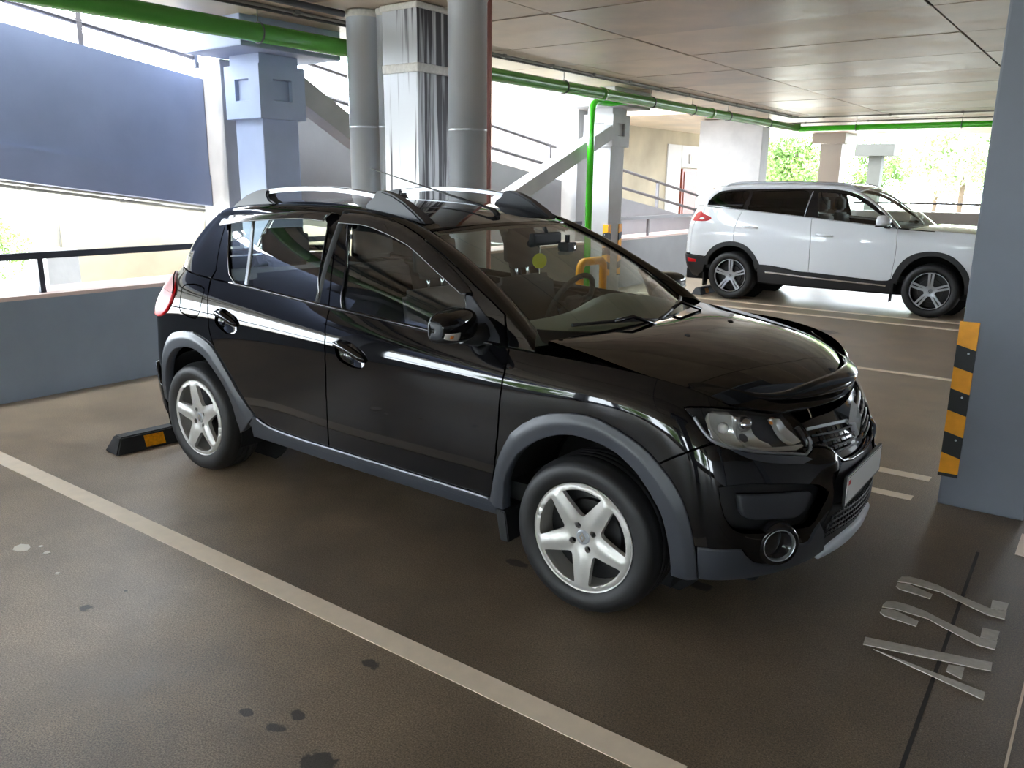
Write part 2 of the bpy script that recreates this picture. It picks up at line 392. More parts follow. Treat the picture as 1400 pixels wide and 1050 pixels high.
# ------------------------------------------------------------------ wheel stops
def wheel_stop(loc, rz, ln, label):
    t = thing('wheel_stop', label, 'wheel stop', loc, 'rubber wheel stops'); t.rotation_euler = (0, 0, rz)
    prof = [(-.085, 0), (.085, 0), (.045, .10), (-.045, .10)]
    bm = bmesh.new()
    n = 4
    a = [bm.verts.new((x, -ln / 2 + (.05 if z > 0 else 0), z)) for x, z in prof]; b = [bm.verts.new((x, ln / 2 - (.05 if z > 0 else 0), z)) for x, z in prof]
    bm.faces.new(a); bm.faces.new(b[::-1])
    for i in range(n): bm.faces.new((a[i], b[i], b[(i + 1) % n], a[(i + 1) % n]))
    bmesh.ops.bevel(bm, geom=list(bm.edges), offset=.008, segments=2, affect='EDGES')
    from_bm('body', bm, M_blk, t)
    for yy in (-ln / 2 + .25, ln / 2 - .25):
        rot = Matrix.Rotation(math.atan2(.04, .10), 3, 'Y')
        bm = bmesh.new(); box_bm(bm, (-.0015, yy - .062, -.036), (.0025, yy + .062, .032))
        for v in bm.verts: v.co.x += .0645 - v.co.z * .4; v.co.z += .052
        from_bm('reflector', bm, M_orange, t)
    lathe('bolt_hole', [(0.001, .0985), (.012, .0985), (.016, .1012), (.018, .1005)], M_joint, t, 12, 'z', (0, -ln / 2 + .09, 0))
    return t
wheel_stop((-3.225, -.16, 0), math.radians(-4), 1.7, 'black rubber wheel stop with amber reflector behind the black car')
wheel_stop((-3.68, 9.12, 0), 0, 1.6, 'black rubber wheel stop behind the white car rear wheel')

# ------------------------------------------------------------------ columns
def column(cx, cy, label, collar=True, m=M_conc2, hx=.195, hy=.195, cap=True, ztop=None):
    t = thing('column', label, 'column', (cx, cy, 0), 'concrete columns')
    og = (cx, cy, 0)
    zt = ztop or (2.69 if cap else ZC)
    box('shaft', (cx - hx, cy - hy, 0), (cx + hx, cy + hy, zt), m, t, .012, og)
    if collar:
        # collar block with square recesses on each face
        h = hx + .05; z0, z1 = 2.155, 2.60
        bm = bmesh.new()
        zs = [z0, z0 + .15, z0 + .33, z1]; hs = [-h, -.10, .10, h]
        def face_grid(fn):
            V = [[bm.verts.new(fn(hs[i], zs[j], 0)) for j in range(4)] for i in range(4)]
            for i in range(3):
                for j in range(3):
                    if i == 1 and j == 1:
                        I = [bm.verts.new(fn(hs[i + a] * .93, zs[j + b] + (.008 if b == 0 else -.008), .034)) for a, b in ((0, 0), (1, 0), (1, 1), (0, 1))]
                        O = [V[i][j], V[i + 1][j], V[i + 1][j + 1], V[i][j + 1]]
                        bm.faces.new(I)
                        for k in range(4): bm.faces.new((O[k], O[(k + 1) % 4], I[(k + 1) % 4], I[k]))
                    else:
                        bm.faces.new((V[i][j], V[i + 1][j], V[i + 1][j + 1], V[i][j + 1]))
        face_grid(lambda s, z, d: (cx + s, cy - h + d, z)); face_grid(lambda s, z, d: (cx + s, cy + h - d, z))
        face_grid(lambda s, z, d: (cx - h + d, cy + s, z)); face_grid(lambda s, z, d: (cx + h - d, cy + s, z))
        for z in (z0, z1): bm.faces.new([bm.verts.new((cx + a * h, cy + b * h, z)) for a, b in ((-1, -1), (1, -1), (1, 1), (-1, 1))])
        bmesh.ops.remove_doubles(bm, verts=bm.verts, dist=1e-5)
        from_bm('collar', bm, m, t, False, og)
        box('neck', (cx - hx - .012, cy - hy - .012, 2.60), (cx + hx + .012, cy + hy + .012, 2.69), m, t, 0, og)
    if cap:
        box('cap', (cx - .42, cy - .53, 2.69), (cx + .42, cy + .53, ZC + .01), m, t, .012, og)
    return t
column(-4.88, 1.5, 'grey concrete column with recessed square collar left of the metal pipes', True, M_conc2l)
column(-4.88, 7.5, 'grey concrete column with square collar beside the green drop pipe')
column(1.10, 1.5, 'large grey painted column at the right edge', False, M_colgrey, .2, .2)
column(-5.05, 19.4, 'white concrete column with wide cap beyond the white car roof', False, M_white, .27, .22)
for cx, cy, lab in [(1.1, 7.5, 'grey column out of view past the right edge, second in its row'), (1.1, 13.5, 'grey column out of view past the right edge, third in its row'), (1.1, 19.4, 'grey column out of view past the right edge, last in its row'),
                    (-4.88, -4.5, 'grey column on the parapet line left of the frame'), (1.1, -4.5, 'grey column behind the photographer'), (7.1, -4.5, 'grey column behind the photographer, farther right'), (7.1, 1.5, 'grey column right of the frame in the middle row'),
                    (-4.88, -10.5, 'second column on the parapet line left of the frame'), (1.1, -10.5, 'grey column farther behind the photographer'), (7.1, -10.5, 'grey column farther behind the photographer to the right'), (-4.88, -14.7, 'corner column far behind the photographer'), (1.1, -14.7, 'column on the near parapet behind the photographer'), (7.1, -14.7, 'column on the near parapet far right behind the photographer')]:
    column(cx, cy, lab, False, M_colgrey, .2, .2)
pr = tag(box('pier', (-6.05, 13.30, 0), (-4.70, 13.70, ZC), M_conc2, None, .01), 'broad white concrete pier left of the white car roof', 'pier')
for cx, cy, w_, lab in [(-5.45, 1.5, .2, 'slim concrete post between the ramp wall and the collared column'), (-5.45, 7.5, .2, 'slim concrete post behind the column with the green drop pipe')]:
    tag(box('ramp_post', (cx - w_, cy - .195, 0), (cx + w_, cy + .195, 2.685), M_conc2, None, .01), lab, 'post', 'ramp posts')
# far column outside
t = thing('column', 'shaded grey column with cap standing outside beyond the far parapet', 'column', (-5.6, 26.2, -.4), 'concrete columns')
og = (-5.6, 26.2, -.4)
box('shaft', (-5.8, 26.0, -.4), (-5.4, 26.4, 2.6), M_shade, t, .01, og); box('cap', (-6.2, 25.8, 2.6), (-5.0, 26.6, 2.98), M_shade, t, .01, og)

# diagonal braces
def beam(name, a, b, w_, h_, m, label, cat, group=None):
    a, b = Vector(a), Vector(b); d = (b - a); ln = d.length; q = d.to_track_quat('X', 'Z')
    bm = bmesh.new(); box_bm(bm, (0, -w_ / 2, -h_ / 2), (ln, w_ / 2, h_ / 2), .008)
    o = from_bm(name, bm, m); o.location = a; o.rotation_euler = q.to_euler()
    return tag(o, label, cat, group)
beam('diagonal_brace', (-4.72, 4.2, 1.16), (-4.72, 7.25, 2.36), .20, .19, M_conc2, 'diagonal concrete brace rising to the column beside the green drop pipe', 'brace', 'diagonal braces')
beam('diagonal_brace', (-4.95, 1.76, 2.53), (-4.95, 3.6, 1.55), .2, .22, M_conc2, 'concrete brace falling away behind the round metal pipe', 'brace', 'diagonal braces')

# column corner guards
def guard(x, y, sx, sy, z0, z1, n, label, wdt=.078, th=.012, start='y'):
    t = thing('corner_guard', label, 'corner guard', (x, y, z0), 'yellow and black corner guards')
    og = (x, y, z0); hgt = (z1 - z0) / n
    for k in range(n):
        m_ = M_yel if (k % 2 == 0) == (start == 'y') else M_blk
        a = z0 + k * hgt; b = a + hgt
        # L-shaped profile wrapped round the corner; seam slanted on the faces
        P = [(-th, -th), (wdt, -th), (wdt, 0), (0, 0), (0, wdt), (-th, wdt)]
        P = [(x + sx * p[0], y + sy * p[1]) for p in P]
        bm = bmesh.new(); dz = lambda p: -.028 * max(abs(p[0] - x), abs(p[1] - y)) / wdt if True else 0
        lo = [bm.verts.new((p[0], p[1], a + (dz(p) if k > 0 else 0))) for p in P]; hi = [bm.verts.new((p[0], p[1], b + (dz(p) if k < n - 1 else 0))) for p in P]
        bm.faces.new(hi); bm.faces.new(lo[::-1])
        for i in range(6): bm.faces.new((lo[i], lo[(i + 1) % 6], hi[(i + 1) % 6], hi[i]))
        from_bm('yellow_band' if m_ is M_yel else 'black_band', bm, m_, t, False, og)
        if m_ is M_blk: lathe('screw', [(.0005, -.003), (.005, -.002), (.006, 0)], M_galv, t, 8, 'y', (x + sx * wdt * .6, y - th if sy > 0 else y + th, a + hgt * .6), True, og)
    box('end_cap', (x - .014 if sx > 0 else x - wdt, y - .014 if sy > 0 else y - wdt, z0 - .018), (x + wdt if sx > 0 else x + .014, y + .004 if sy > 0 else y + .014, z0), M_blk, t, 0, og)
    return t
guard(.90, 1.30, 1, 1, .18, .985, 7, 'yellow and black corner guard on the big right column')
guard(-4.685, 7.305, -1, 1, .30, 1.05, 7, 'yellow and black corner guard on the column behind the green pipe, wider left one')
guard(-4.685, 7.695, -1, -1, .30, 1.05, 7, 'slim yellow and black corner guard, right of its twin on the same column')
guard(-4.78, 19.18, -1, 1, .2, 1.2, 7, 'yellow and black guard seen through the white car window')

# ------------------------------------------------------------------ pipes and ducts
def pipe(name, pts, r, m, label, cat='pipe', n=20, group=None):
    return tag(tube(name, pts, r, m, None, n), label, cat, group)
def stack(x, y, r, label, zj):
    t = thing('vent_pipe', label, 'pipe', (x, y, 0), 'galvanised riser pipes')
    bm = bmesh.new(); lathe_bm(bm, [(r, 0), (r, zj), (r + .003, zj), (r + .003, zj + .02), (r, zj + .02), (r, ZC - .02)], 40, 'z', (0, 0, 0)); o = from_bm('pipe', bm, M_galv, t, True)
    lathe('sealant_ring', [(r, ZC - .05), (r + .006, ZC - .035), (r + .008, ZC), (r - .002, ZC)], M_seal, t, 40, 'z')
    return t
stack(-3.60, 1.50, .135, 'leftmost galvanised round riser pipe in front of the ramp', 2.05)
stack(-3.392, 1.52, .056, 'thin galvanised riser pipe between the left pipe and the square duct', 2.05)
stack(-2.52, 1.49, .142, 'thick galvanised riser pipe right of the streaked square duct', 2.0)
t = thing('square_duct', 'square sheet metal duct streaked with dark drips', 'duct', (-3.13, 1.6, 0)); og = (-3.13, 1.6, 0)
box('duct_lower', (-3.31, 1.42, 0), (-2.95, 1.78, 2.44), M_duct, t, .004, og)
box('sealant_band', (-3.318, 1.412, 2.44), (-2.942, 1.788, 2.505), M_seal, t, .012, og)
box('duct_upper', (-3.31, 1.42, 2.505), (-2.95, 1.78, ZC - .03), M_duct, t, .004, og)
box('ceiling_sealant', (-3.325, 1.405, ZC - .045), (-2.935, 1.795, ZC), M_seal, t, .014, og)
pipe('salmon_pipe', [(-2.458, 1.665, 0), (-2.458, 1.665, ZC)], .018, M_pinkpipe, 'thin salmon painted pipe right of the thick riser', n=12, group='thin salmon pipes')
pipe('salmon_pipe', [(-3.49, 1.66, 0), (-3.49, 1.66, ZC)], .02, M_pinkpipe, 'thin salmon painted pipe between the two left risers', n=12, group='thin salmon pipes')

GX, GZ, GR = -4.2, 2.755, .072
def hanger(t, og, p, r, dirx):
    ring = []
    for k in range(20):
        a = 2 * math.pi * k / 20
        ring.append((p[0] + (0 if dirx else math.cos(a) * (r + .006)), p[1] + (math.cos(a) * (r + .006) if dirx else 0), p[2] + math.sin(a) * (r + .006)))
    c = tube('clamp', ring, .006, M_condd, t, 6, og, closed=True)
    tube('hanger_rod', [(p[0], p[1], p[2] + r), (p[0], p[1], ZC)], .005, M_cond, t, 6, og)
t = thing('sprinkler_main', 'long green sprinkler pipe hung under the ceiling above the parapet', 'pipe', (GX, 0, GZ)); og = (GX, 0, GZ)
pts = [(GX, -10.2, GZ), (GX, 4, GZ), (GX, 13.45, GZ)] + [(GX + .15 * (1 - math.cos(a)), 13.45 + .15 * math.sin(a), GZ) for a in [math.pi / 8 * k for k in range(1, 5)]]
tube('pipe_run', pts, GR, M_green, t, 24, og)
for yy in (-3.2, -.9, .95, 3.2, 5.3, 7.55, 8.9, 10.3, 12.2): hanger(t, og, (GX, yy, GZ), GR, False)
for yy in (2.6, 6.2, 9.6): lathe('coupling', [(GR, -.05), (GR + .010, -.045), (GR + .010, .045), (GR, .05)], M_green, t, 24, 'y', (GX, yy, GZ), True, og)
t = thing('sprinkler_cross_main', 'green sprinkler pipe running right below the ceiling past the white car', 'pipe', (GX, 13.6, GZ)); og = (GX, 13.6, GZ)
tube('pipe_run', [(GX + .12, 13.6, GZ - .03), (X1 - .3, 13.6, GZ - .03)], .056, M_greenb, t, 20, og)
for xx in (-3.0, -1.2, .4, 2.4, 4.6): hanger(t, og, (xx, 13.6, GZ - .03), .056, True)
dp = [(-4.5, 6.45, 0), (-4.5, 6.45, 2.56)] + [(-4.5, 6.45 + .14 * (1 - math.cos(a)), 2.56 + .14 * math.sin(a)) for a in [math.pi / 10 * k for k in range(1, 6)]] + [(-4.44, 6.85, 2.705), (-4.27, 7.02, 2.735)]
pipe('drop_pipe', dp, .047, M_greenb, 'bright green drop pipe bending down in front of the collared column', n=20)
dp2 = [(-4.36, 6.0, .98), (-4.36, 6.6, 1.0), (-4.36, 6.95, 1.02)]
# yellow bent barrier beside the drop pipe
yb = [(-4.3, 5.95, 0), (-4.3, 5.95, .50)] + [(-4.3, 5.95 + .11 * (1 - math.cos(a)), .50 + .11 * math.sin(a)) for a in [math.pi / 8 * k for k in range(1, 5)]] + [(-4.3, 6.45, .61)] + [(-4.3, 6.45 + .11 * math.sin(a), .50 + .11 * math.cos(a)) for a in [math.pi / 8 * k for k in range(1, 5)]] + [(-4.3, 6.56, 0)]
pipe('hoop_barrier', yb, .055, M_yel, 'yellow tubular hoop barrier seen through the black car windscreen', 'barrier', 16)
# conduits under the ceiling
def conduit(pts, r, label, n_clip=0, m=M_cond):
    t = thing('conduit', label, 'conduit', pts[0], 'grey ceiling conduits'); og = pts[0]
    tube('tube', pts, r, m, t, 8, og)
    a, b = Vector(pts[0]), Vector(pts[-1])
    for k in range(n_clip):
        p = a.lerp(b, (k + .5) / n_clip)
        box('clip', (p.x - .022, p.y - .022, p.z - .018), (p.x + .022, p.y + .022, p.z + .016), m, t, 0, og)
    return t
conduit([(-3.98, -10, ZC - .018), (-3.98, 13.2, ZC - .018)], .014, 'grey conduit with clips along the ceiling beside the green pipe', 26)
conduit([(-4.08, -10, ZC - .02), (-4.08, 13.2, ZC - .02)], .012, 'second thin conduit closer to the green pipe', 0, M_condd)
conduit([(-3.66, -8, ZC - .03), (-3.66, 1.35, ZC - .03)], .025, 'dark thick conduit reaching the leftmost riser', 0, M_condd)
conduit([(-4.1, 13.25, ZC - .018), (12.4, 13.25, ZC - .018)], .014, 'thin conduit across the ceiling before the cross pipe', 14)
conduit([(-4.9, 14.6, ZC - .02), (12.4, 14.6, ZC - .02)], .014, 'thin conduit across the ceiling behind the cross pipe', 14)
tag(box('junction_box', (-5.42, 6.45, .78), (-5.28, 6.85, 1.05), M_condd, None, .006), 'small dark box on the parapet beside the green drop pipe', 'box')

# ------------------------------------------------------------------ ramp outside the parapet
RX = -5.52
rz = lambda y: 2.713 - .1428 * y
rb = lambda y: 1.556 - .127 * y
rc = lambda y: 1.825 - .118 * y
def yz_prism(name, poly, x0, x1, m, parent=None): return prism(name, poly, 0, x0, x1, m, parent)
for k_, (ya, yb_) in enumerate([(-14.5, 1.298), (1.702, 7.298), (7.702, 12.6)]):
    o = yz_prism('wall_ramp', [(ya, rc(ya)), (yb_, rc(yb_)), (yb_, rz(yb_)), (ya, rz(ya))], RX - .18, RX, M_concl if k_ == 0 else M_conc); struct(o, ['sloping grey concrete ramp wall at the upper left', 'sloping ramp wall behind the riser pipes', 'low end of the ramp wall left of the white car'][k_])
    ye = min(yb_, 11.5)
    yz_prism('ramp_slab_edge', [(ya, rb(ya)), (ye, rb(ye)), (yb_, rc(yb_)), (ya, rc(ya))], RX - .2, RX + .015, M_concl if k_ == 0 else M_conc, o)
    yz_prism('ramp_deck', [(ya, rb(ya) + .05), (ye, rb(ye) + .05), (ye, rb(ye) + .3), (ya, rb(ya) + .3)], RX - 3.4, RX - .2, M_conc2, o)
def ramp_rail(y0, y1, label, ph):
    t = thing('ramp_railing', label, 'railing', (RX - .09, y0, rz(y0)), 'ramp railings'); og = tuple(t.location)
    for dz in (.19, .48):
        bm = bmesh.new(); tube_bm(bm, [(RX - .09, y0, rz(y0) + dz), (RX - .09, y1, rz(y1) + dz)], .026, 8); from_bm('rail', bm, M_rail, t, False, og)
    y = y0 + ph
    while y < y1:
        box('post', (RX - .115, y - .022, rz(y) - .02), (RX - .065, y + .022, rz(y) + .48), M_rail, t, 0, og); y += 1.85
    box('bracket', (RX - .13, y1 - .03, rz(y1) + .10), (RX - .05, y1, rz(y1) + .24), M_raild, t, 0, og)
    return t
ramp_rail(-10, 1.30, 'steel railing on the ramp wall at the upper left', 1.0)
ramp_rail(1.72, 7.25, 'steel railing on the ramp wall right of the metal pipes', 3.52)
ramp_rail(7.75, 12.4, 'steel railing on the low ramp end left of the white car', 1.05)
for dz, lab in ((0.06, 'upper thin conduit under the ramp edge'), (.12, 'lower thin conduit under the ramp edge')):
    t = conduit([(RX - .3 - dz * 4, -6, rb(-6) - dz * .5 + .04), (RX - .3 - dz * 4, 2.2, rb(2.2) - dz * .5 + .04)], .014, lab, 9)

# ------------------------------------------------------------------ outside
gr = box('ground_outside', (-90, -60, -.8), (-5.5, 90, -.4), M_ground); struct(gr, 'bright paved ground outside the garage')
gr2 = box('ground_beyond', (-5.5, 20.2, -.8), (60, 90, -.4), M_grass); struct(gr2, 'sunlit grass beyond the far parapet')
gr3 = box('ground_near', (-5.5, -60, -.8), (60, Y0, -.4), M_grass); struct(gr3, 'sunlit grass beyond the near parapet')
o = box('wall_retaining', (-9.8, 1.5, -.4), (-9.4, 8.0, 1.75), M_cream); struct(o, 'cream plastered retaining wall beyond the ramp')
for yy, lab in ((1.63, 'left'), (3.71, 'right')):
    tag(tube('conduit', [(-9.375, yy, 1.70), (-9.375, yy, .55)], .014, M_cond, None, 8), 'thin vertical conduit on the cream wall beyond the ramp, %s one' % lab, 'conduit', 'grey ceiling conduits')
tag(box('concrete_block', (-8.4, .83, -.4), (-8.0, 1.19, .85), M_conc2, None, .02), 'pale concrete block standing under the ramp', 'block')
tag(box('street_pillar', (-12.9, 2.80, -.4), (-12.5, 3.28, 6), M_cream, None, .02), 'cream pillar rising beyond the ramp at upper left', 'pillar')
o = box('wall_core', (-8.6, 8.0, -.4), (-8.2, 21.0, 7.0), M_cream); struct(o, 'bright cream wall of the stair block beyond the ramp')
for k, (a, b) in enumerate([(16.15, 16.95), (16.96, 18.2), (18.21, 19.0), (19.01, 19.7)]):
    z0 = -.39 if k != 1 else 2.06
    box('panel', (-8.2, a + .01, z0), (-8.17, b - .01, 2.62), M_white, o)
d = box('door_1', (-8.2, 17.0, -.39), (-8.14, 18.15, 2.03), M_brown); struct(d, 'brown wooden door in the white stair block')
box('door_leaf', (-8.145, 17.10, -.36), (-8.12, 18.05, 1.95), M_browndk, d)
lathe('door_handle', [(.001, -.12), (.015, -.12), (.015, .12), (.001, .12)], M_galv, d, 10, 'y', (-8.10, 17.98, .95))
sg = thing('exit_sign', 'small pale green sign above the brown door', 'sign', (-8.17, 17.6, 2.22)); og = (-8.17, 17.6, 2.22)
box('housing', (-8.17, 17.40, 2.16), (-8.13, 17.82, 2.40), M_white, sg, .006, og); box('face', (-8.132, 17.44, 2.19), (-8.124, 17.78, 2.37), M_sign, sg, 0, og)
tag(box('fire_call_point', (-8.17, 18.38, 1.42), (-8.12, 18.50, 1.56), M_pinkpipe), 'small red call point right of the brown door', 'call point')
o = box('ceiling_annex', (-8.2, 11.8, 2.95), (-5.21, 20.4, 3.25), M_ceil); struct(o, 'pale soffit between garage and stair block')

# trees
def leaf_mat(name, c1, c2):
    m = bpy.data.materials.new(name); m.use_nodes = True
    nt = m.node_tree; b = nt.nodes['Principled BSDF']
    oi = nt.nodes.new('ShaderNodeTexCoord'); n = nt.nodes.new('ShaderNodeTexNoise'); n.inputs['Scale'].default_value = 2.2
    r = nt.nodes.new('ShaderNodeValToRGB'); r.color_ramp.elements[0].color = srgb(*c1); r.color_ramp.elements[1].color = srgb(*c2); r.color_ramp.elements[0].position = .35; r.color_ramp.elements[1].position = .65
    nt.links.new(oi.outputs['Object'], n.inputs['Vector']); nt.links.new(n.outputs['Fac'], r.inputs['Fac']); nt.links.new(r.outputs[0], b.inputs['Base Color'])
    b.inputs['Roughness'].default_value = .6
    return m
M_leaf = leaf_mat('leaf_green', (78, 108, 50), (122, 150, 76))
M_bark = mat('bark', srgb(84, 70, 56), .9, noise=.2, scale=9)
def crown(seed, n=9000, m=None):
    r = np.random.RandomState(seed)
    cs = r.normal(0, 1, (26, 3)); cs /= np.linalg.norm(cs, axis=1)[:, None]; cs *= r.uniform(.35, .75, (26, 1))
    k = r.randint(0, 26, n); p = r.normal(0, 1, (n, 3)); p /= np.linalg.norm(p, axis=1)[:, None]
    c = cs[k] + p * (r.uniform(.55, 1, (n, 1)) ** .5) * .34
    a = r.normal(0, 1, (n, 3)); a /= np.linalg.norm(a, axis=1)[:, None]; b = np.cross(a, r.normal(0, 1, (n, 3))); b /= np.linalg.norm(b, axis=1)[:, None]
    s = r.uniform(.018, .036, (n, 1))
    V = np.stack([c - a * s * 1.3, c - b * s * .7, c + a * s * 1.3, c + b * s * .7], 1).reshape(-1, 3)
    me = bpy.data.meshes.new('foliage'); me.from_pydata(V.tolist(), [], [(4 * i, 4 * i + 1, 4 * i + 2, 4 * i + 3) for i in range(n)])
    me.materials.append(m or M_leaf)
    return me
M_leafp = leaf_mat('hazed_leaf', (128, 150, 104), (176, 190, 140))  # leaf colour lightened to hold the haze over distant trees
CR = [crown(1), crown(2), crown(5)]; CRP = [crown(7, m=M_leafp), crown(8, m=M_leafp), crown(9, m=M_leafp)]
def tree(x, y, h, rad, k, label, pale=False):
    t = thing('tree', label, 'tree', (x, y, -.4), 'trees outside the garage')
    f = link('foliage', (CRP if pale else CR)[k % 3], t); f['kind'] = 'stuff'; f.location = (0, 0, h - rad * .75); f.scale = (rad, rad, rad * .95); f.rotation_euler = (0, 0, k * 1.3)
    tube('trunk', [(0, 0, 0), (.05, .03, h * .4), (0, .08, h * .75)], [.16, .12, .05], M_bark, t, 8)
for k, (x, y, h, rad, lab) in enumerate([
    (-11.5, 36, 4.6, 2.6, 'round green tree beyond the far parapet left of the white capped column'), (-8.3, 37, 4.0, 1.6, 'small round tree between the two far columns'),
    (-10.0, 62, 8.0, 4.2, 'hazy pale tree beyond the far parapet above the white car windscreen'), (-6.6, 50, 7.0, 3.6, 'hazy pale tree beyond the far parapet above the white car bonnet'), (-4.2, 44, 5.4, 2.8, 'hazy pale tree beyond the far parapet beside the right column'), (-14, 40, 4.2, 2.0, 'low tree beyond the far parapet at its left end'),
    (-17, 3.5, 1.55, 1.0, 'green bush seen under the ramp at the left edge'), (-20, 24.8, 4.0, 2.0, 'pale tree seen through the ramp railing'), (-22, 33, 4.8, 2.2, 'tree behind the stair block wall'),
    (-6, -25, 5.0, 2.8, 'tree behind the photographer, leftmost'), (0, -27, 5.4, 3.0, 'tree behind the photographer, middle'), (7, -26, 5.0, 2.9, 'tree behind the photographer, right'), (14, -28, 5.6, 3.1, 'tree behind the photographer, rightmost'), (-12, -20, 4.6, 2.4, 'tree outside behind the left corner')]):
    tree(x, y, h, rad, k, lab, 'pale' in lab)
# ------------------------------------------------------------------ vehicle surfaces (tensor splines) and panel outlines in surface coordinates
# ---- tensor cubic spline surface through a grid of 3D points ----
def _nat(n):
    A=np.zeros((n,n)); 
    for i in range(1,n-1): A[i,i-1:i+2]=[1,4,1]
    A[0,0]=A[-1,-1]=1
    B=np.zeros((n,n))
    for i in range(1,n-1): B[i,i-1:i+2]=[6,-12,6]
    return np.linalg.solve(A,B)      # second derivs at knots
class Surf:
    def __init__(s,G):
        s.G=np.asarray(G,float); s.n,s.m=s.G.shape[:2]
        s.Mu=_nat(s.n); s.Mv=_nat(s.m)
    def basis(s,u,n,M):
        u=np.asarray(u,float); i=np.clip(np.floor(u).astype(int),0,n-2); t=u-i
        t=np.clip(t,-.6,1.6)
        W=np.zeros((len(u),n)); D=np.zeros((len(u),n)); r=np.arange(len(u)); a=1-t
        W[r,i]+=a; W[r,i+1]+=t; D[r,i]-=1; D[r,i+1]+=1
        ca=(a**3-a)/6; cb=(t**3-t)/6
        W+=ca[:,None]*M[i]+cb[:,None]*M[i+1]
        D+=(-(3*a*a-1)/6)[:,None]*M[i]+((3*t*t-1)/6)[:,None]*M[i+1]
        return W,D
    def ev(s,uv,deriv=False):
        uv=np.atleast_2d(uv); U,DU=s.basis(uv[:,0],s.n,s.Mu); V,DV=s.basis(uv[:,1],s.m,s.Mv)
        P=np.einsum('ki,kj,ijc->kc',U,V,s.G)
        if not deriv: return P
        return P,np.einsum('ki,kj,ijc->kc',DU,V,s.G),np.einsum('ki,kj,ijc->kc',U,DV,s.G)
    def nrm(s,uv,flip=1):
        P,a,b=s.ev(uv,True); n=np.cross(a,b); n/=np.linalg.norm(n,axis=1)[:,None]+1e-12
        return P,n*flip
# ---------------- LOWER body, right side (y<0) ----------------
# columns around: 0 rear centre ... 16 front centre ; rows 0 bottom ... 6 belt / hood edge
X =[-3.20,-3.17,-3.10,-3.00,-2.88,-2.60,-2.10,-1.60,-1.10,-0.60,-0.20,0.15]
W5=[0,   .36,  .60,  .745,.795,.842,.862,.868,.868,.866,.862,.850]
ZB=[1.17,1.17,1.165,1.155,1.148,1.13,1.105,1.072,1.04,1.012,1.0,.985]
ZL=[.20,.27,.36,.55,.74,.90]
KW=[.86,.925,.95,.979,.997,1.0,.936]
W6=[0,.33,.53,.645,.705,.777,.805,.812,.812,.81,.80,.785]
X6=[-3.10,-3.08,-3.0,-2.90,-2.80,-2.58,-2.10,-1.60,-1.10,-0.60,-0.20,0.15]
RW={2:[.60,.64,.66,.67,.66,.62],3:[.72,.77,.785,.80,.79,.757],4:[.745,.80,.815,.827,.825,.803],5:[.755,.81,.828,.842,.848,.845]}
DXR=[.10,.03,.0,.0,.0,.0,.05]      # rear undercut by level
def lower():
    G=np.zeros((17,7,3))
    for i in range(12):
        for j in range(7):
            z=ZL[j]+(ZB[i]-1.04)*(.5*j/5) if j<6 else ZB[i]
            w=W5[i]*KW[j]
            x=X[i]+(DXR[j] if i<4 else 0)
            if i in RW and j<6: w=RW[i][j]
            if j==6: x,w=X6[i],W6[i]
            G[i,j]=(x,-w,z)
    FR={ # level: z list for i=12..16, pts
     0:[(.43,-.74,.19),(.56,-.60,.19),(.63,-.40,.19),(.68,-.2,.19),(.695,0,.19)],
     1:[(.44,-.805,.265),(.605,-.665,.262),(.705,-.44,.262),(.762,-.2,.262),(.78,0,.262)],
     2:[(.445,-.825,.36),(.625,-.69,.36),(.73,-.45,.36),(.785,-.2,.36),(.80,0,.36)],
     3:[(.445,-.838,.53),(.625,-.70,.515),(.73,-.45,.51),(.785,-.2,.51),(.80,0,.51)],
     4:[(.44,-.832,.69),(.605,-.69,.645),(.71,-.44,.62),(.765,-.2,.61),(.782,0,.61)],
     5:[(.43,-.80,.825),(.575,-.665,.755),(.67,-.43,.72),(.73,-.2,.705),(.75,0,.70)],
     6:[(.41,-.735,.935),(.53,-.625,.865),(.615,-.42,.822),(.67,-.2,.80),(.69,0,.795)]}
    for j in range(7):
        for k in range(5): G[12+k,j]=FR[j][k]
    return G
LOW=Surf(lower())
# ---------------- GREENHOUSE side: rows 0 belt .. 4 top ----------------
def green():
    L=lower(); n=11; G=np.zeros((n,5,3))
    zt=[1.45,1.45,1.45,1.455,1.46,1.475,1.495,1.50,1.495,1.48,1.48]
    xt=[-2.86,-2.85,-2.80,-2.72,-2.64,-2.48,-2.06,-1.60,-1.12,-0.66,-0.30]
    wt=[0,.25,.42,.50,.535,.57,.597,.605,.60,.59,.58]
    for i in range(n):
        b=L[i,6]; t=np.array([xt[i],-wt[i],zt[i]])
        for j,s in enumerate((0,.28,.56,.8,1)):
            p=b*(1-s)+t*s
            bul=.022*4*s*(1-s)
            p[1]-=bul*(1 if i>2 else .4); 
            if i<4: p[0]-=bul*.8
            G[i,j]=p
    return G
GH=Surf(green())
# ---------------- ROOF: cols along x, rows from cant rail to centre ----------------
def roof():
    xs=[-2.98,-2.75,-2.40,-1.95,-1.50,-1.20,-1.00]
    zc=[1.462,1.495,1.530,1.548,1.538,1.500,1.448]
    we=[.505,.55,.587,.604,.610,.606,.585]
    G=np.zeros((7,6,3))
    for i,x in enumerate(xs):
        for j,q in enumerate((1.03,1.0,.93,.72,.38,0)):
            y=we[i]*q; dz=-(.030 if i<6 else .018)*q**2.2-(0 if j>1 else (.012 if j==1 else .045))
            xx=x
            if i==6: xx=x-.06*q*q+.025
            if i==0: xx=x+.27*q*q
            if i==1: xx=x+.10*q*q
            G[i,j]=(xx,-y,zc[i]+dz)
    return G
ROOF=Surf(roof())
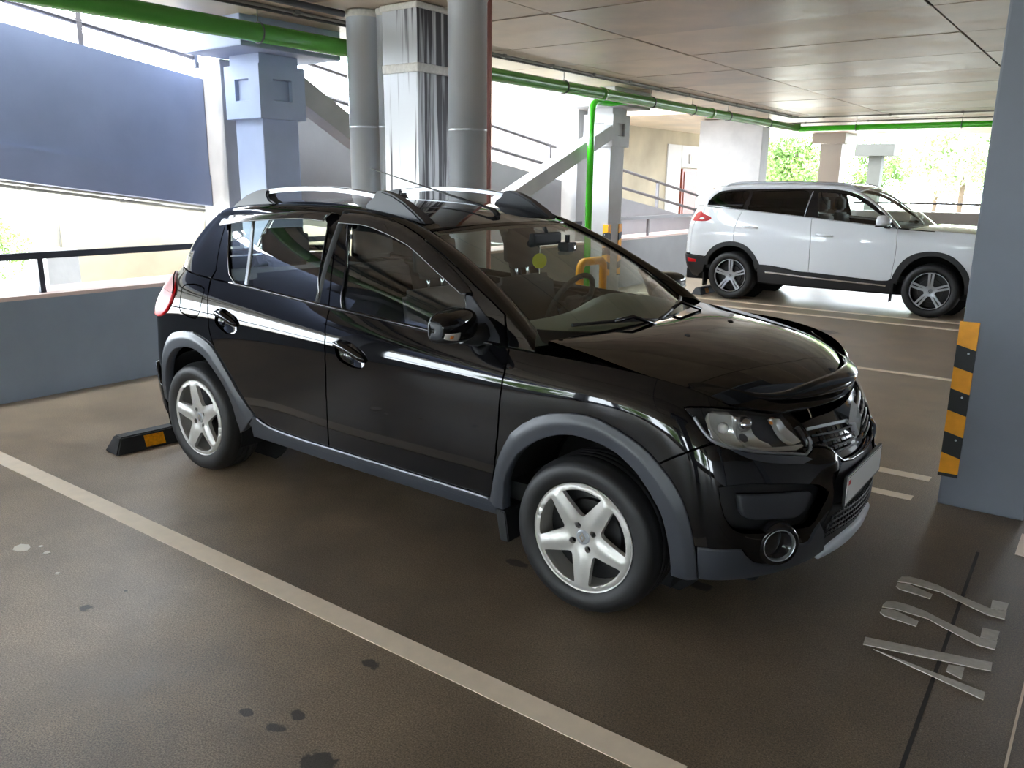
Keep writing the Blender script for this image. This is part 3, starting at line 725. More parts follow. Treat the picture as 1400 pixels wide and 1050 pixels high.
# ---------------- WINDSHIELD cols across s(-1..1 =>0..8), rows bottom->top ----------------
def wind():
    G=np.zeros((9,5,3))
    for i,s in enumerate(np.linspace(-1,1,9)):
        b=np.array([-.13-.23*s*s,.655*s,1.015+.045*s*s]); t=np.array([-.975-.065*s*s,.545*s,1.446-.02*s*s])
        for j,q in enumerate((0,.25,.5,.75,1)):
            p=b*(1-q)+t*q; bul=4*q*(1-q)
            p+=np.array([.030,0,.045])*bul*.55
            G[i,j]=p
    return G
WS=Surf(wind())
# ---------------- HOOD cols along x (rear->front), rows edge->centre (right half) ----------------
def hood():
    # edge follows LOWER row6 for i=10..16-ish
    G=np.zeros((7,6,3)); 
    ed=[(-.27,-.715,1.035),(-.08,-.735,1.012),(.12,-.745,.978),(.30,-.73,.942),(.45,-.67,.895),(.56,-.53,.845),(.62,-.36,.822)]
    cz=[(-.16,1.045),(.0,1.043),(.16,1.028),(.32,1.002),(.48,.958),(.615,.895),(.70,.832)]
    for i in range(7):
        e=np.array(ed[i]); c=np.array([cz[i][0],0,cz[i][1]])
        for j,q in enumerate((1,.9,.72,.5,.25,0)):
            p=c.copy(); p[1]=e[1]*q; p[0]=c[0]+(e[0]-c[0])*q*q; p[2]=c[2]+(e[2]-c[2])*(q**2.6)
            G[i,j]=p
    return G
HOOD=Surf(hood())
SYC=0.0
def slow():
    X=[-4.05,-4.02,-3.93,-3.80,-3.58,-3.10,-2.50,-1.90,-1.30,-0.75,-0.25,.10,.32,.42,.46]
    W=[0,.42,.69,.81,.865,.892,.90,.90,.90,.895,.89,.865,.76,.50,0]
    ZB=[1.33,1.33,1.33,1.335,1.325,1.292,1.246,1.197,1.145,1.10,1.09,1.07,1.03,1.0,.99]
    Z=[.26,.47,.78,1.0]; K=[.95,.985,1.0,.99,.93]
    G=np.zeros((15,5,3))
    for i in range(15):
        for j in range(5):
            z=Z[j]+(ZB[i]-1.15)*(.4*j/3) if j<4 else ZB[i]
            x=X[i]; w=W[i]*K[j]
            if i<4: x+= [.12,.0,.0,.03,.14][j]
            if i>11: x+=[-.08,0,0,-.05,-.16][j]
            G[i,j]=(x,-w,z)
    return G
def sgreen():
    L=slow(); G=np.zeros((11,4,3))
    zt=[1.56,1.56,1.56,1.565,1.575,1.60,1.615,1.62,1.61,1.60,1.59]
    xt=[-3.72,-3.71,-3.66,-3.58,-3.44,-3.02,-2.46,-1.88,-1.32,-.8,-.3]
    wt=[0,.32,.50,.58,.605,.625,.635,.64,.635,.62,.60]
    for i in range(11):
        b=L[i,4]; t=np.array([xt[i],-wt[i],zt[i]])
        for j,s in enumerate((0,.35,.7,1)):
            p=b*(1-s)+t*s; bul=.03*4*s*(1-s); p[1]-=bul*(1 if i>2 else .4)
            if i<4: p[0]-=bul
            G[i,j]=p
    return G
def sroof():
    xs=[-3.80,-3.5,-3.0,-2.4,-1.9,-1.6,-1.42]; zc=[1.60,1.655,1.685,1.69,1.68,1.66,1.625]; we=[.56,.61,.63,.64,.64,.635,.62]
    G=np.zeros((7,5,3))
    for i,x in enumerate(xs):
        for j,q in enumerate((1.03,1,.9,.5,0)):
            xx=x+(.2*q*q if i==0 else 0)+(-.08*q*q if i==6 else 0)
            G[i,j]=(xx,-we[i]*q,zc[i]-.05*q**2.2-(.03 if j==0 else 0))
    return G
def swind():
    G=np.zeros((7,4,3))
    for i,s in enumerate(np.linspace(-1,1,7)):
        b=np.array([-.62-.28*s*s,.74*s,1.13-.02*s*s]); t=np.array([-1.42-.08*s*s,.60*s,1.62-.045*s*s])
        for j,q in enumerate((0,.33,.67,1)):
            G[i,j]=b*(1-q)+t*q+np.array([.02,0,.03])*4*q*(1-q)
    return G
def shood():
    G=np.zeros((5,5,3)); ed=[(-.80,-.80,1.105),(-.45,-.815,1.095),(-.1,-.80,1.078),(.16,-.70,1.04),(.26,-.47,1.0)]; c=[(-.60,1.15),(-.3,1.145),(0,1.12),(.2,1.075),(.32,1.0)]
    for i in range(5):
        for j,q in enumerate((1,.85,.6,.3,0)):
            G[i,j]=(c[i][0]+(ed[i][0]-c[i][0])*q*q,ed[i][1]*q,c[i][1]+(ed[i][2]-c[i][1])*q**2.5)
    return G
off=np.array([0,SYC,0])
SLOW=Surf(slow()+off); SGH=Surf(sgreen()+off); SROOF=Surf(sroof()+off); SWS=Surf(swind()+off); SHOOD=Surf(shood()+off)
CV = {"R":[[5.43,5.49],[5.46,5.29],[5.48,5.05],[5.5,4.84],[5.5,4.6],[5.51,4.38],[5.53,4.16],[5.55,3.97]],"B":[[7.32,5.84],[7.33,5.52],[7.34,5.34],[7.36,5.13],[7.36,4.93],[7.37,4.63],[7.36,4.47],[7.36,4.28],[7.35,4.07],[7.34,3.86],[7.33,3.65],[7.32,3.45],[7.32,3.28],[7.31,3.11],[7.3,2.94],[7.29,2.76],[7.28,2.58],[7.27,2.38],[7.25,2.17]],"F":[[9.48,6.12],[9.5,5.9],[9.51,5.67],[9.52,5.45],[9.53,5.23],[9.52,5.02],[9.52,4.84],[9.5,4.5],[9.49,4.33],[9.48,4.13],[9.47,3.93],[9.46,3.74],[9.45,3.55],[9.43,3.37],[9.42,3.15],[9.4,3.0],[9.39,2.84],[9.37,2.67],[9.35,2.48],[9.33,2.27],[9.31,2.04]],"sill_top":[[6.08,2.3],[6.17,2.16],[6.3,2.07],[6.41,2.04],[6.57,2.02],[6.84,2.01],[6.97,2.01],[7.11,2.01],[7.26,2.02],[7.42,2.02],[7.58,2.02],[7.74,2.02],[7.89,2.02],[8.04,2.02],[8.17,2.02],[8.29,2.02],[8.42,2.02],[8.54,2.02],[8.66,2.02],[8.79,2.01],[8.91,2.01],[9.03,2.01],[9.16,2.0],[9.29,2.0]],"sill_low":[[6.06,1.92],[6.28,1.85],[6.39,1.82],[6.53,1.79],[6.76,1.78],[6.89,1.79],[7.04,1.8],[7.2,1.81],[7.36,1.82],[7.53,1.83],[7.68,1.84],[7.83,1.84],[7.95,1.84],[8.1,1.83],[8.23,1.83],[8.35,1.82],[8.47,1.8],[8.59,1.79],[8.71,1.78],[8.83,1.77],[8.96,1.76],[9.09,1.75],[9.22,1.74],[9.35,1.72],[9.49,1.71]],"sill_bot":[[6.06,1.59],[6.22,1.55],[6.38,1.51],[6.53,1.47],[6.69,1.44],[6.86,1.41],[7.04,1.39],[7.18,1.38],[7.32,1.38],[7.47,1.38],[7.61,1.38],[7.76,1.38],[7.91,1.38],[8.05,1.37],[8.19,1.36],[8.31,1.34],[8.43,1.32],[8.55,1.3],[8.67,1.28],[8.79,1.25],[8.92,1.23],[9.05,1.2],[9.18,1.17],[9.32,1.14],[9.45,1.11]],"archF_out":[[9.29,1.95],[9.35,2.46],[9.39,2.73],[9.43,2.97],[9.47,3.17],[9.54,3.43],[9.62,3.71],[9.78,4.01],[9.97,4.27],[10.13,4.41],[10.33,4.51],[10.54,4.56],[10.64,4.55],[10.75,4.52],[10.86,4.46],[10.98,4.37],[11.07,4.31],[11.16,4.24],[11.25,4.16],[11.37,4.04],[11.48,3.89],[11.56,3.77],[11.65,3.63],[11.72,3.49],[11.81,3.3],[11.88,3.09],[11.92,2.92],[11.96,2.75],[11.99,2.58],[12.02,2.34],[12.05,2.08],[12.08,1.71],[12.11,1.12]],"archF_in":[[9.5,1.65],[9.51,2.09],[9.53,2.38],[9.54,2.59],[9.58,2.8],[9.64,3.04],[9.73,3.29],[9.85,3.52],[9.99,3.72],[10.14,3.88],[10.29,3.99],[10.45,4.04],[10.61,4.03],[10.72,4.0],[10.82,3.96],[10.93,3.9],[11.02,3.82],[11.11,3.72],[11.2,3.61],[11.27,3.5],[11.34,3.37],[11.41,3.24],[11.47,3.1],[11.54,2.96],[11.59,2.8],[11.63,2.61],[11.66,2.4],[11.69,2.16],[11.71,1.87],[11.72,1.47],[11.72,0.8]],"archR_out":[[3.0,1.99],[3.0,2.21],[3.27,2.51],[3.27,2.66],[3.34,2.87],[2.86,2.9],[3.37,3.12],[3.66,3.37],[3.9,3.58],[4.29,3.91],[4.63,4.12],[4.92,4.25],[5.17,4.3],[5.36,4.18],[5.45,4.1],[5.53,3.96],[5.57,3.85],[5.61,3.73],[5.66,3.59],[5.7,3.44],[5.74,3.33],[5.78,3.2],[5.82,3.07],[5.85,2.94],[5.89,2.83],[5.94,2.69],[5.98,2.57],[6.03,2.45],[6.07,2.31]],"archR_in":[[3.15,1.09],[3.44,1.6],[3.17,1.87],[3.0,2.12],[3.31,2.36],[3.49,2.57],[3.62,2.76],[3.72,2.91],[3.85,3.11],[4.01,3.27],[4.47,3.59],[4.85,3.76],[5.01,3.79],[5.15,3.79],[5.26,3.75],[5.35,3.67],[5.42,3.58],[5.48,3.46],[5.54,3.33],[5.6,3.19],[5.66,3.04],[5.7,2.9],[5.74,2.75],[5.76,2.6],[5.78,2.46],[5.79,2.24],[5.8,2.0],[5.82,1.74],[5.82,1.39]],"bgap":[[11.41,3.75],[11.49,3.86],[11.57,3.97],[11.66,4.09],[11.74,4.19],[11.83,4.3],[11.92,4.42],[12.01,4.52],[12.08,4.61],[12.24,4.78]],"hl_bot":[[11.74,5.41],[11.81,5.3],[11.89,5.2],[11.96,5.07],[12.03,4.95],[12.11,4.85],[12.19,4.78],[12.29,4.75],[12.43,4.76],[12.51,4.77],[12.61,4.79],[12.72,4.81],[12.83,4.83],[12.92,4.83],[13.01,4.83],[13.11,4.83],[13.24,4.82],[13.33,4.81],[13.43,4.8],[13.54,4.78],[13.66,4.75],[13.78,4.72],[13.9,4.68],[14.03,4.63]],"hl_in":[[14.03,4.63],[14.18,4.79],[14.25,5.07],[14.24,5.2],[14.22,5.37],[14.19,5.53],[14.16,5.66],[14.11,5.81],[14.06,5.91],[14.0,6.01],[13.94,6.1]],"hl_top":[[13.94,6.1],[13.79,6.11],[13.66,6.12],[13.52,6.12],[13.37,6.11],[13.24,6.1],[13.11,6.08],[12.96,6.04],[12.81,5.99],[12.67,5.94],[12.52,5.88],[12.39,5.81],[12.27,5.75],[12.16,5.7],[12.07,5.64],[11.97,5.58],[11.89,5.52],[11.81,5.47],[11.74,5.41]],"grille_bot":[[14.22,4.89],[14.4,4.89],[14.56,4.79],[14.62,4.7],[14.68,4.57],[14.76,4.42],[14.85,4.24],[14.95,4.09],[15.21,4.0]],"grille_top":[[14.29,5.52],[14.41,5.53],[14.55,5.53],[14.69,5.53],[14.85,5.52],[15.04,5.51],[15.25,5.48],[15.48,5.45],[15.74,5.39]],"grille_upper":[[14.26,5.8],[14.41,5.84],[14.57,5.87],[14.74,5.89],[14.93,5.91],[15.13,5.92],[15.35,5.93],[15.6,5.92],[15.86,5.89]],"pocket":[[12.36,3.68],[12.46,3.73],[12.56,3.78],[12.67,3.82],[12.77,3.85],[12.88,3.87],[13.05,3.88],[13.13,3.87],[13.23,3.86],[13.34,3.85],[13.46,3.82],[13.59,3.79],[13.72,3.74],[13.85,3.69],[13.98,3.63],[14.09,3.57],[14.18,3.51],[14.42,3.19],[14.38,3.03],[14.28,2.86],[14.2,2.72],[14.12,2.56],[14.01,2.47],[13.86,2.49],[13.65,2.56],[13.54,2.58],[13.4,2.6],[13.27,2.62],[13.15,2.63],[13.04,2.64],[12.91,2.66],[12.79,2.67],[12.7,2.7],[12.6,2.77],[12.53,2.88],[12.46,3.03],[12.42,3.22],[12.39,3.36],[12.38,3.52],[12.36,3.68]],"block":[[12.72,3.56],[12.83,3.58],[12.94,3.58],[13.06,3.58],[13.17,3.58],[13.3,3.57],[13.42,3.55],[13.55,3.52],[13.7,3.49],[13.84,3.44],[13.97,3.4],[14.07,3.35],[14.12,3.25],[14.09,3.12],[14.03,2.96],[13.96,2.81],[13.87,2.73],[13.76,2.71],[13.62,2.74],[13.49,2.78],[13.35,2.82],[13.24,2.85],[13.12,2.88],[13.01,2.9],[12.91,2.93],[12.83,2.97],[12.76,3.09],[12.74,3.25],[12.73,3.4],[12.72,3.56]],"lowband_top":[[12.06,2.27],[12.13,2.27],[12.2,2.28],[12.27,2.27],[12.35,2.27],[12.42,2.27],[12.51,2.27],[12.6,2.28],[12.69,2.28],[12.75,2.26],[12.83,2.08],[12.89,1.97],[12.96,1.85],[13.11,1.72],[13.19,1.68],[13.28,1.64],[13.38,1.66],[13.44,1.73],[13.5,1.82],[13.56,1.92],[13.63,2.0],[13.7,2.05],[13.8,2.06],[13.91,2.02],[14.0,2.02],[14.05,2.1],[14.08,2.21],[14.13,2.32],[14.18,2.38],[14.24,2.44],[14.31,2.5],[14.39,2.56],[14.47,2.62],[14.55,2.67]],"lowband_bot":[[12.12,1.17],[12.22,1.24],[12.33,1.29],[12.44,1.32],[12.55,1.33],[12.66,1.33],[12.77,1.31],[12.88,1.29],[13.01,1.25],[13.14,1.19],[13.27,1.12],[13.41,1.02],[13.56,0.88],[13.8,0.52],[14.31,0.15],[14.47,0.28],[14.35,0.58],[14.9,0.28]],"mesh":[[14.0,2.02],[14.03,2.12],[14.07,2.22],[14.13,2.32],[14.19,2.38],[14.25,2.46],[14.33,2.53],[14.41,2.6],[14.49,2.65],[14.55,2.67],[14.77,2.47],[14.73,2.4],[14.67,2.32],[14.6,2.24],[14.51,2.15],[14.43,2.07],[14.36,2.01],[14.29,1.95],[14.21,1.88],[14.13,1.82],[14.06,1.75],[14.0,1.66]],"tail":[[2.74,5.53],[3.88,5.65],[4.29,5.64],[4.47,5.59],[4.56,5.5],[4.57,5.41],[4.56,5.31],[4.54,5.2],[4.54,5.09],[4.52,4.99],[4.49,4.88],[4.41,4.76],[4.3,4.63],[4.19,4.58],[4.12,4.64],[4.06,4.78],[3.97,4.91],[3.88,5.0],[3.74,5.09],[3.55,5.17],[3.14,5.22],[2.74,5.11],[2.74,5.05]],"fuel":[[4.73,5.47],[4.72,5.55],[4.76,5.63],[4.84,5.67],[4.94,5.7],[5.03,5.73],[5.11,5.74],[5.2,5.74],[5.27,5.72],[5.32,5.68],[5.33,5.61],[5.33,5.51],[5.33,5.41],[5.33,5.32],[5.33,5.21],[5.33,5.11],[5.32,4.99],[5.29,4.87],[5.25,4.78],[5.18,4.76],[5.1,4.77],[5.02,4.8],[4.92,4.84],[4.85,4.91],[4.83,5.0],[4.82,5.11],[4.8,5.21],[4.78,5.3],[4.76,5.39],[4.73,5.47]],"hr":[[5.63,5.19],[5.71,5.25],[5.76,5.25],[5.81,5.22],[5.86,5.18],[5.89,5.13],[5.93,5.06],[5.95,4.99],[5.97,4.89],[5.97,4.78],[5.97,4.68],[5.92,4.57],[5.86,4.54],[5.79,4.54],[5.74,4.59],[5.69,4.66],[5.64,4.74],[5.62,4.84],[5.62,4.95],[5.63,5.07],[5.63,5.19]],"hf":[[7.5,4.99],[7.55,5.13],[7.6,5.15],[7.65,5.15],[7.69,5.13],[7.74,5.09],[7.77,5.04],[7.8,4.97],[7.83,4.9],[7.85,4.82],[7.87,4.73],[7.88,4.64],[7.88,4.57],[7.84,4.46],[7.8,4.45],[7.76,4.44],[7.72,4.44],[7.68,4.46],[7.65,4.48],[7.61,4.51],[7.58,4.54],[7.55,4.6],[7.53,4.67],[7.52,4.75],[7.51,4.87],[7.5,4.99]],"crease":[[12.59,4.12],[12.69,4.14],[12.79,4.15],[12.89,4.16],[13.0,4.16],[13.11,4.16],[13.22,4.14],[13.33,4.12],[13.44,4.1],[13.54,4.06],[13.66,4.02],[13.78,3.97],[13.91,3.91],[14.04,3.84],[14.19,3.77],[14.34,3.68]],"gR":[[4.93,3.96],[5.0,3.26],[5.08,2.8],[5.16,2.37],[5.26,1.72],[5.32,1.34],[5.38,0.89],[5.43,0.44]],"gB":[[7.12,4.26],[7.08,4.06],[7.11,3.42],[7.13,3.05],[7.15,2.64],[7.18,2.31],[7.2,1.96],[7.22,1.68],[7.24,1.39],[7.25,1.15],[7.27,0.86],[7.28,0.58],[7.29,0.32],[7.3,0.06]],"dtopR":[[4.97,3.87],[5.19,3.92],[5.37,3.97],[5.56,4.01],[5.69,4.04],[5.83,4.06],[5.97,4.08],[6.11,4.11],[6.23,4.13],[6.37,4.16],[6.5,4.18],[6.61,4.2],[6.73,4.22],[6.87,4.24],[7.0,4.25],[7.12,4.26]],"dtopF":[[7.12,4.26],[7.29,4.19],[7.4,4.12],[7.52,4.01],[7.62,3.92],[7.74,3.81],[7.84,3.69],[7.98,3.48],[8.12,3.25],[8.21,3.1],[8.29,2.93],[8.38,2.77],[8.47,2.61],[8.56,2.45],[8.64,2.29],[8.73,2.13],[8.81,1.97],[8.9,1.81],[8.98,1.66],[9.07,1.51],[9.15,1.37],[9.24,1.23],[9.32,1.08],[9.41,0.94]],"winR":[[5.13,3.1],[5.3,3.15],[5.46,3.2],[5.63,3.26],[5.74,3.29],[5.85,3.34],[5.98,3.38],[6.1,3.43],[6.22,3.46],[6.33,3.5],[6.45,3.52],[6.58,3.54],[6.69,3.55],[6.79,3.55],[6.86,3.53],[6.95,3.31],[6.98,3.01],[7.0,2.74],[7.02,2.4],[7.04,2.06],[7.06,1.78],[7.07,1.5],[7.08,1.25],[7.09,0.99],[7.11,0.76],[7.14,0.5],[7.15,0.26],[7.13,0.09],[7.07,0.02],[6.98,0.01],[6.88,0.02],[6.77,0.03],[6.68,0.01],[6.59,-0.0],[6.49,-0.01],[6.4,-0.03],[6.31,-0.03],[6.2,-0.03],[6.09,-0.03],[5.99,-0.01],[5.92,0.0],[5.81,0.11],[5.7,0.4],[5.65,0.69],[5.56,1.19],[5.51,1.46],[5.45,1.78],[5.38,2.11],[5.27,2.58],[5.13,3.1]],"winF":[[7.22,3.65],[7.31,3.65],[7.41,3.64],[7.51,3.61],[7.6,3.57],[7.69,3.52],[7.79,3.45],[7.88,3.37],[7.96,3.27],[8.04,3.16],[8.12,3.04],[8.19,2.92],[8.27,2.78],[8.35,2.64],[8.43,2.5],[8.51,2.36],[8.58,2.23],[8.64,2.1],[8.71,1.98],[8.77,1.85],[8.83,1.69],[8.89,1.53],[8.93,1.4],[8.91,1.27],[8.92,1.14],[8.95,0.97],[8.97,0.77],[8.99,0.55],[9.0,0.35],[8.99,0.18],[8.97,0.06],[8.93,0.0],[8.87,-0.03],[8.8,-0.04],[8.72,-0.03],[8.64,-0.01],[8.56,0.01],[8.48,0.03],[8.41,0.03],[8.33,0.03],[8.26,0.03],[8.19,0.03],[8.12,0.03],[8.05,0.03],[7.98,0.03],[7.9,0.01],[7.82,-0.03],[7.73,-0.07],[7.64,-0.09],[7.57,-0.07],[7.51,0.02],[7.48,0.16],[7.46,0.34],[7.45,0.56],[7.45,0.8],[7.44,1.05],[7.43,1.3],[7.42,1.54],[7.4,1.75],[7.38,1.97],[7.36,2.21],[7.33,2.46],[7.31,2.73],[7.28,3.02],[7.25,3.33],[7.22,3.65]],"visR_top":[[4.9,3.29],[5.1,3.35],[5.26,3.42],[5.39,3.48],[5.5,3.54],[5.62,3.61],[5.77,3.66],[5.86,3.69],[5.96,3.72],[6.07,3.76],[6.19,3.79],[6.29,3.82],[6.39,3.84],[6.54,3.86],[6.66,3.86],[6.77,3.85],[6.91,3.83],[7.03,3.79]],"visR_bot":[[5.09,2.64],[5.25,2.73],[5.38,2.81],[5.51,2.89],[5.66,2.96],[5.76,3.01],[5.88,3.05],[6.0,3.1],[6.12,3.14],[6.24,3.18],[6.33,3.21],[6.46,3.25],[6.56,3.27],[6.65,3.27],[6.73,3.28],[6.86,3.24],[6.94,3.23],[6.96,3.48],[7.03,3.79]],"visF_top":[[7.14,3.86],[7.24,3.86],[7.34,3.86],[7.46,3.83],[7.54,3.79],[7.62,3.74],[7.71,3.69],[7.8,3.62],[7.88,3.56],[7.99,3.43],[8.08,3.28],[8.17,3.14],[8.25,3.0],[8.31,2.86],[8.39,2.7],[8.45,2.56],[8.52,2.41],[8.59,2.26],[8.65,2.13],[8.72,1.97],[8.8,1.83],[8.86,1.71],[8.93,1.55],[8.98,1.4]],"visF_bot":[[7.17,3.19],[7.28,3.19],[7.38,3.19],[7.47,3.19],[7.57,3.15],[7.67,3.08],[7.77,2.98],[7.87,2.88],[7.95,2.79],[8.03,2.7],[8.1,2.62],[8.17,2.52],[8.25,2.38],[8.34,2.22],[8.42,2.07],[8.48,1.96],[8.54,1.85],[8.6,1.75],[8.66,1.65],[8.72,1.55],[8.78,1.45],[8.84,1.36],[8.9,1.26]],"sail":[[8.92,1.29],[8.98,1.29],[9.01,1.23],[9.05,1.13],[9.09,1.02],[9.13,0.92],[9.17,0.83],[9.23,0.7],[9.28,0.58],[9.32,0.44],[9.36,0.3],[9.38,0.09],[9.35,0.08],[9.31,0.08],[9.26,0.09],[9.2,0.09],[9.14,0.1],[9.08,0.11],[9.02,0.12],[8.97,0.13]],"divider":[[5.62,3.36],[5.71,2.81],[5.78,2.33],[5.84,1.9],[5.89,1.52],[5.93,1.16],[5.96,0.81],[5.98,0.45],[6.0,0.1]],"ws_side":[[8.33,3.36],[8.44,3.11],[8.56,2.87],[8.67,2.65],[8.76,2.47],[8.87,2.27],[8.95,2.11],[9.05,1.94],[9.14,1.79],[9.23,1.64],[9.32,1.49],[9.42,1.35],[9.52,1.21],[9.61,1.07],[9.71,0.94],[9.81,0.81]]}
SV = {"R":[[5.1,3.9],[5.05,3.58],[5.01,3.25],[4.98,2.94],[4.97,2.63],[4.97,2.34],[4.98,2.08]],"B":[[6.77,3.94],[6.78,3.62],[6.79,3.32],[6.8,3.0],[6.81,2.67],[6.82,2.4],[6.82,2.13],[6.82,1.9],[6.83,1.7],[6.83,1.53],[6.83,1.24],[6.83,0.97]],"F":[[8.65,3.93],[8.68,3.37],[8.7,2.9],[8.71,2.54],[8.71,2.25],[8.71,2.0],[8.7,1.79],[8.69,1.6],[8.68,1.44],[8.67,1.19],[8.66,0.97]],"archR_out":[[4.08,0.94],[4.08,1.13],[4.08,1.29],[4.2,1.53],[4.31,1.68],[4.43,1.82],[4.58,1.94],[4.72,2.02],[4.86,2.07],[4.99,2.08],[5.12,2.05],[5.24,1.98],[5.36,1.86],[5.46,1.71],[5.54,1.55],[5.6,1.39],[5.65,1.25],[5.68,1.1]],"archR_in":[[4.2,0.95],[4.22,1.14],[4.26,1.3],[4.34,1.45],[4.44,1.58],[4.57,1.7],[4.69,1.79],[4.81,1.84],[4.92,1.86],[5.05,1.85],[5.18,1.8],[5.29,1.71],[5.38,1.58],[5.45,1.46],[5.51,1.32],[5.54,1.12],[5.57,0.88]],"archF_out":[[8.67,0.92],[8.7,1.14],[8.74,1.35],[8.78,1.5],[8.83,1.65],[8.89,1.8],[8.96,1.92],[9.04,2.04],[9.13,2.14],[9.2,2.2],[9.29,2.25],[9.37,2.29],[9.45,2.31],[9.54,2.32],[9.63,2.31],[9.72,2.29],[9.8,2.26],[9.92,2.19],[10.04,2.1],[10.15,1.99],[10.26,1.86],[10.37,1.72],[10.46,1.6],[10.55,1.44],[10.61,1.29]],"archF_in":[[8.81,0.69],[8.83,0.94],[8.86,1.17],[8.9,1.33],[8.95,1.49],[9.01,1.62],[9.06,1.73],[9.12,1.82],[9.2,1.9],[9.28,1.98],[9.37,2.04],[9.47,2.07],[9.57,2.08],[9.68,2.07],[9.79,2.02],[9.9,1.95],[10.01,1.85],[10.11,1.75],[10.2,1.64],[10.27,1.52],[10.34,1.4],[10.41,1.2],[10.47,0.97]],"clad_top":[[5.68,1.15],[5.82,1.15],[5.97,1.14],[6.17,1.1],[6.36,1.05],[6.56,0.97],[6.68,0.97],[6.87,0.98],[7.0,0.97],[7.14,0.96],[7.31,0.94],[7.47,0.93],[7.63,0.91],[7.78,0.9],[7.95,0.88],[8.11,0.86],[8.26,0.84],[8.38,0.83],[8.56,0.87],[8.69,0.92]],"clad_bot":[[5.74,0.23],[5.91,0.23],[6.16,0.22],[6.26,0.21],[6.38,0.19],[6.5,0.17],[6.63,0.15],[6.78,0.14],[6.95,0.12],[7.12,0.11],[7.23,0.11],[7.35,0.11],[7.47,0.12],[7.6,0.12],[7.74,0.12],[7.88,0.13],[8.02,0.13],[8.16,0.14],[8.31,0.14],[8.45,0.15],[8.6,0.15],[8.73,0.15]],"chrome_t":[[5.82,0.85],[5.98,0.85],[6.18,0.83],[6.29,0.82],[6.4,0.8],[6.55,0.78],[6.78,0.75],[6.89,0.75],[7.01,0.74],[7.15,0.73],[7.3,0.72],[7.46,0.71],[7.61,0.7],[7.77,0.69],[7.92,0.68],[8.06,0.67],[8.19,0.67],[8.3,0.66],[8.39,0.65],[8.57,0.63]],"rb_top":[[1.72,1.34],[2.57,1.37],[3.2,1.36],[3.56,1.35],[3.88,1.33],[4.09,1.32]],"tail":[[1.96,3.33],[1.96,3.56],[1.96,3.63],[2.24,3.69],[2.92,3.66],[3.79,3.6],[4.01,3.54],[4.17,3.46],[4.25,3.39],[4.11,3.2],[3.98,3.17],[3.76,3.15],[3.42,3.14],[2.97,3.13],[1.78,3.14]],"hr":[[5.16,2.98],[5.23,3.08],[5.29,3.15],[5.43,3.18],[5.52,3.11],[5.58,3.02],[5.53,2.93],[5.45,2.86],[5.36,2.85],[5.28,2.87]],"hf":[[6.9,2.85],[6.97,2.97],[7.04,3.07],[7.12,3.1],[7.2,3.07],[7.32,2.87],[7.27,2.78],[7.19,2.71],[7.13,2.7],[7.05,2.7],[6.98,2.7]],"w_q":[[3.91,0.15],[3.93,0.68],[3.93,1.19],[3.97,1.61],[4.05,1.93],[4.16,2.16],[4.33,2.32],[4.45,2.38],[4.59,2.44],[4.74,2.48],[4.87,2.49],[4.98,2.46],[5.06,2.38],[5.12,1.81],[5.1,1.13],[5.11,0.45],[5.09,-0.05],[4.98,-0.0],[4.83,0.21],[4.73,0.25],[4.62,0.27],[4.49,0.29]],"w_r":[[5.15,2.38],[5.29,2.4],[5.41,2.43],[5.54,2.46],[5.66,2.48],[5.79,2.5],[5.92,2.52],[6.05,2.55],[6.19,2.58],[6.31,2.59],[6.42,2.57],[6.5,2.5],[6.58,2.02],[6.57,1.4],[6.61,0.91],[6.66,0.37],[6.62,-0.02],[6.55,-0.11],[6.45,-0.15],[6.33,-0.14],[6.2,-0.12],[6.07,-0.09],[5.95,-0.09],[5.83,-0.11],[5.7,-0.15],[5.58,-0.19],[5.46,-0.22],[5.36,-0.21],[5.28,-0.15],[5.22,0.37],[5.23,1.03]],"w_f":[[6.75,2.45],[6.87,2.45],[6.98,2.45],[7.11,2.43],[7.25,2.38],[7.39,2.3],[7.52,2.2],[7.63,2.07],[7.73,1.91],[7.83,1.73],[7.94,1.52],[8.05,1.29],[8.18,1.03],[8.28,0.83],[8.41,0.61],[8.53,0.39],[8.61,0.19],[8.61,0.06],[8.56,0.01],[8.49,-0.02],[8.38,-0.03],[8.26,-0.03],[8.13,-0.02],[8.0,-0.01],[7.88,0.0],[7.76,0.0],[7.66,-0.0],[7.55,-0.0],[7.45,-0.01],[7.34,-0.01],[7.24,-0.01],[7.13,-0.01],[7.02,-0.01],[6.92,-0.01]],"frame_top":[[3.7,0.02],[3.78,0.75],[3.79,1.44],[3.82,2.01],[3.96,2.52],[4.24,2.76],[4.37,2.81],[4.5,2.83],[4.65,2.83],[4.82,2.82],[5.04,2.81],[5.14,2.81],[5.25,2.81],[5.37,2.81],[5.49,2.81],[5.62,2.81],[5.75,2.82],[5.88,2.82],[6.01,2.83],[6.13,2.83],[6.25,2.84],[6.36,2.84],[6.46,2.85],[6.54,2.85],[6.7,2.85],[6.82,2.85],[6.93,2.85],[7.02,2.84],[7.1,2.83],[7.19,2.8],[7.34,2.73],[7.46,2.63],[7.58,2.5],[7.7,2.33],[7.81,2.13],[7.93,1.91],[8.02,1.72],[8.12,1.51],[8.21,1.3],[8.31,1.07],[8.4,0.81],[8.49,0.54],[8.58,0.25],[8.66,-0.03]],"gB":[[6.58,2.74],[6.64,2.06],[6.69,1.43],[6.72,0.98],[6.74,0.5],[6.76,0.01]]}
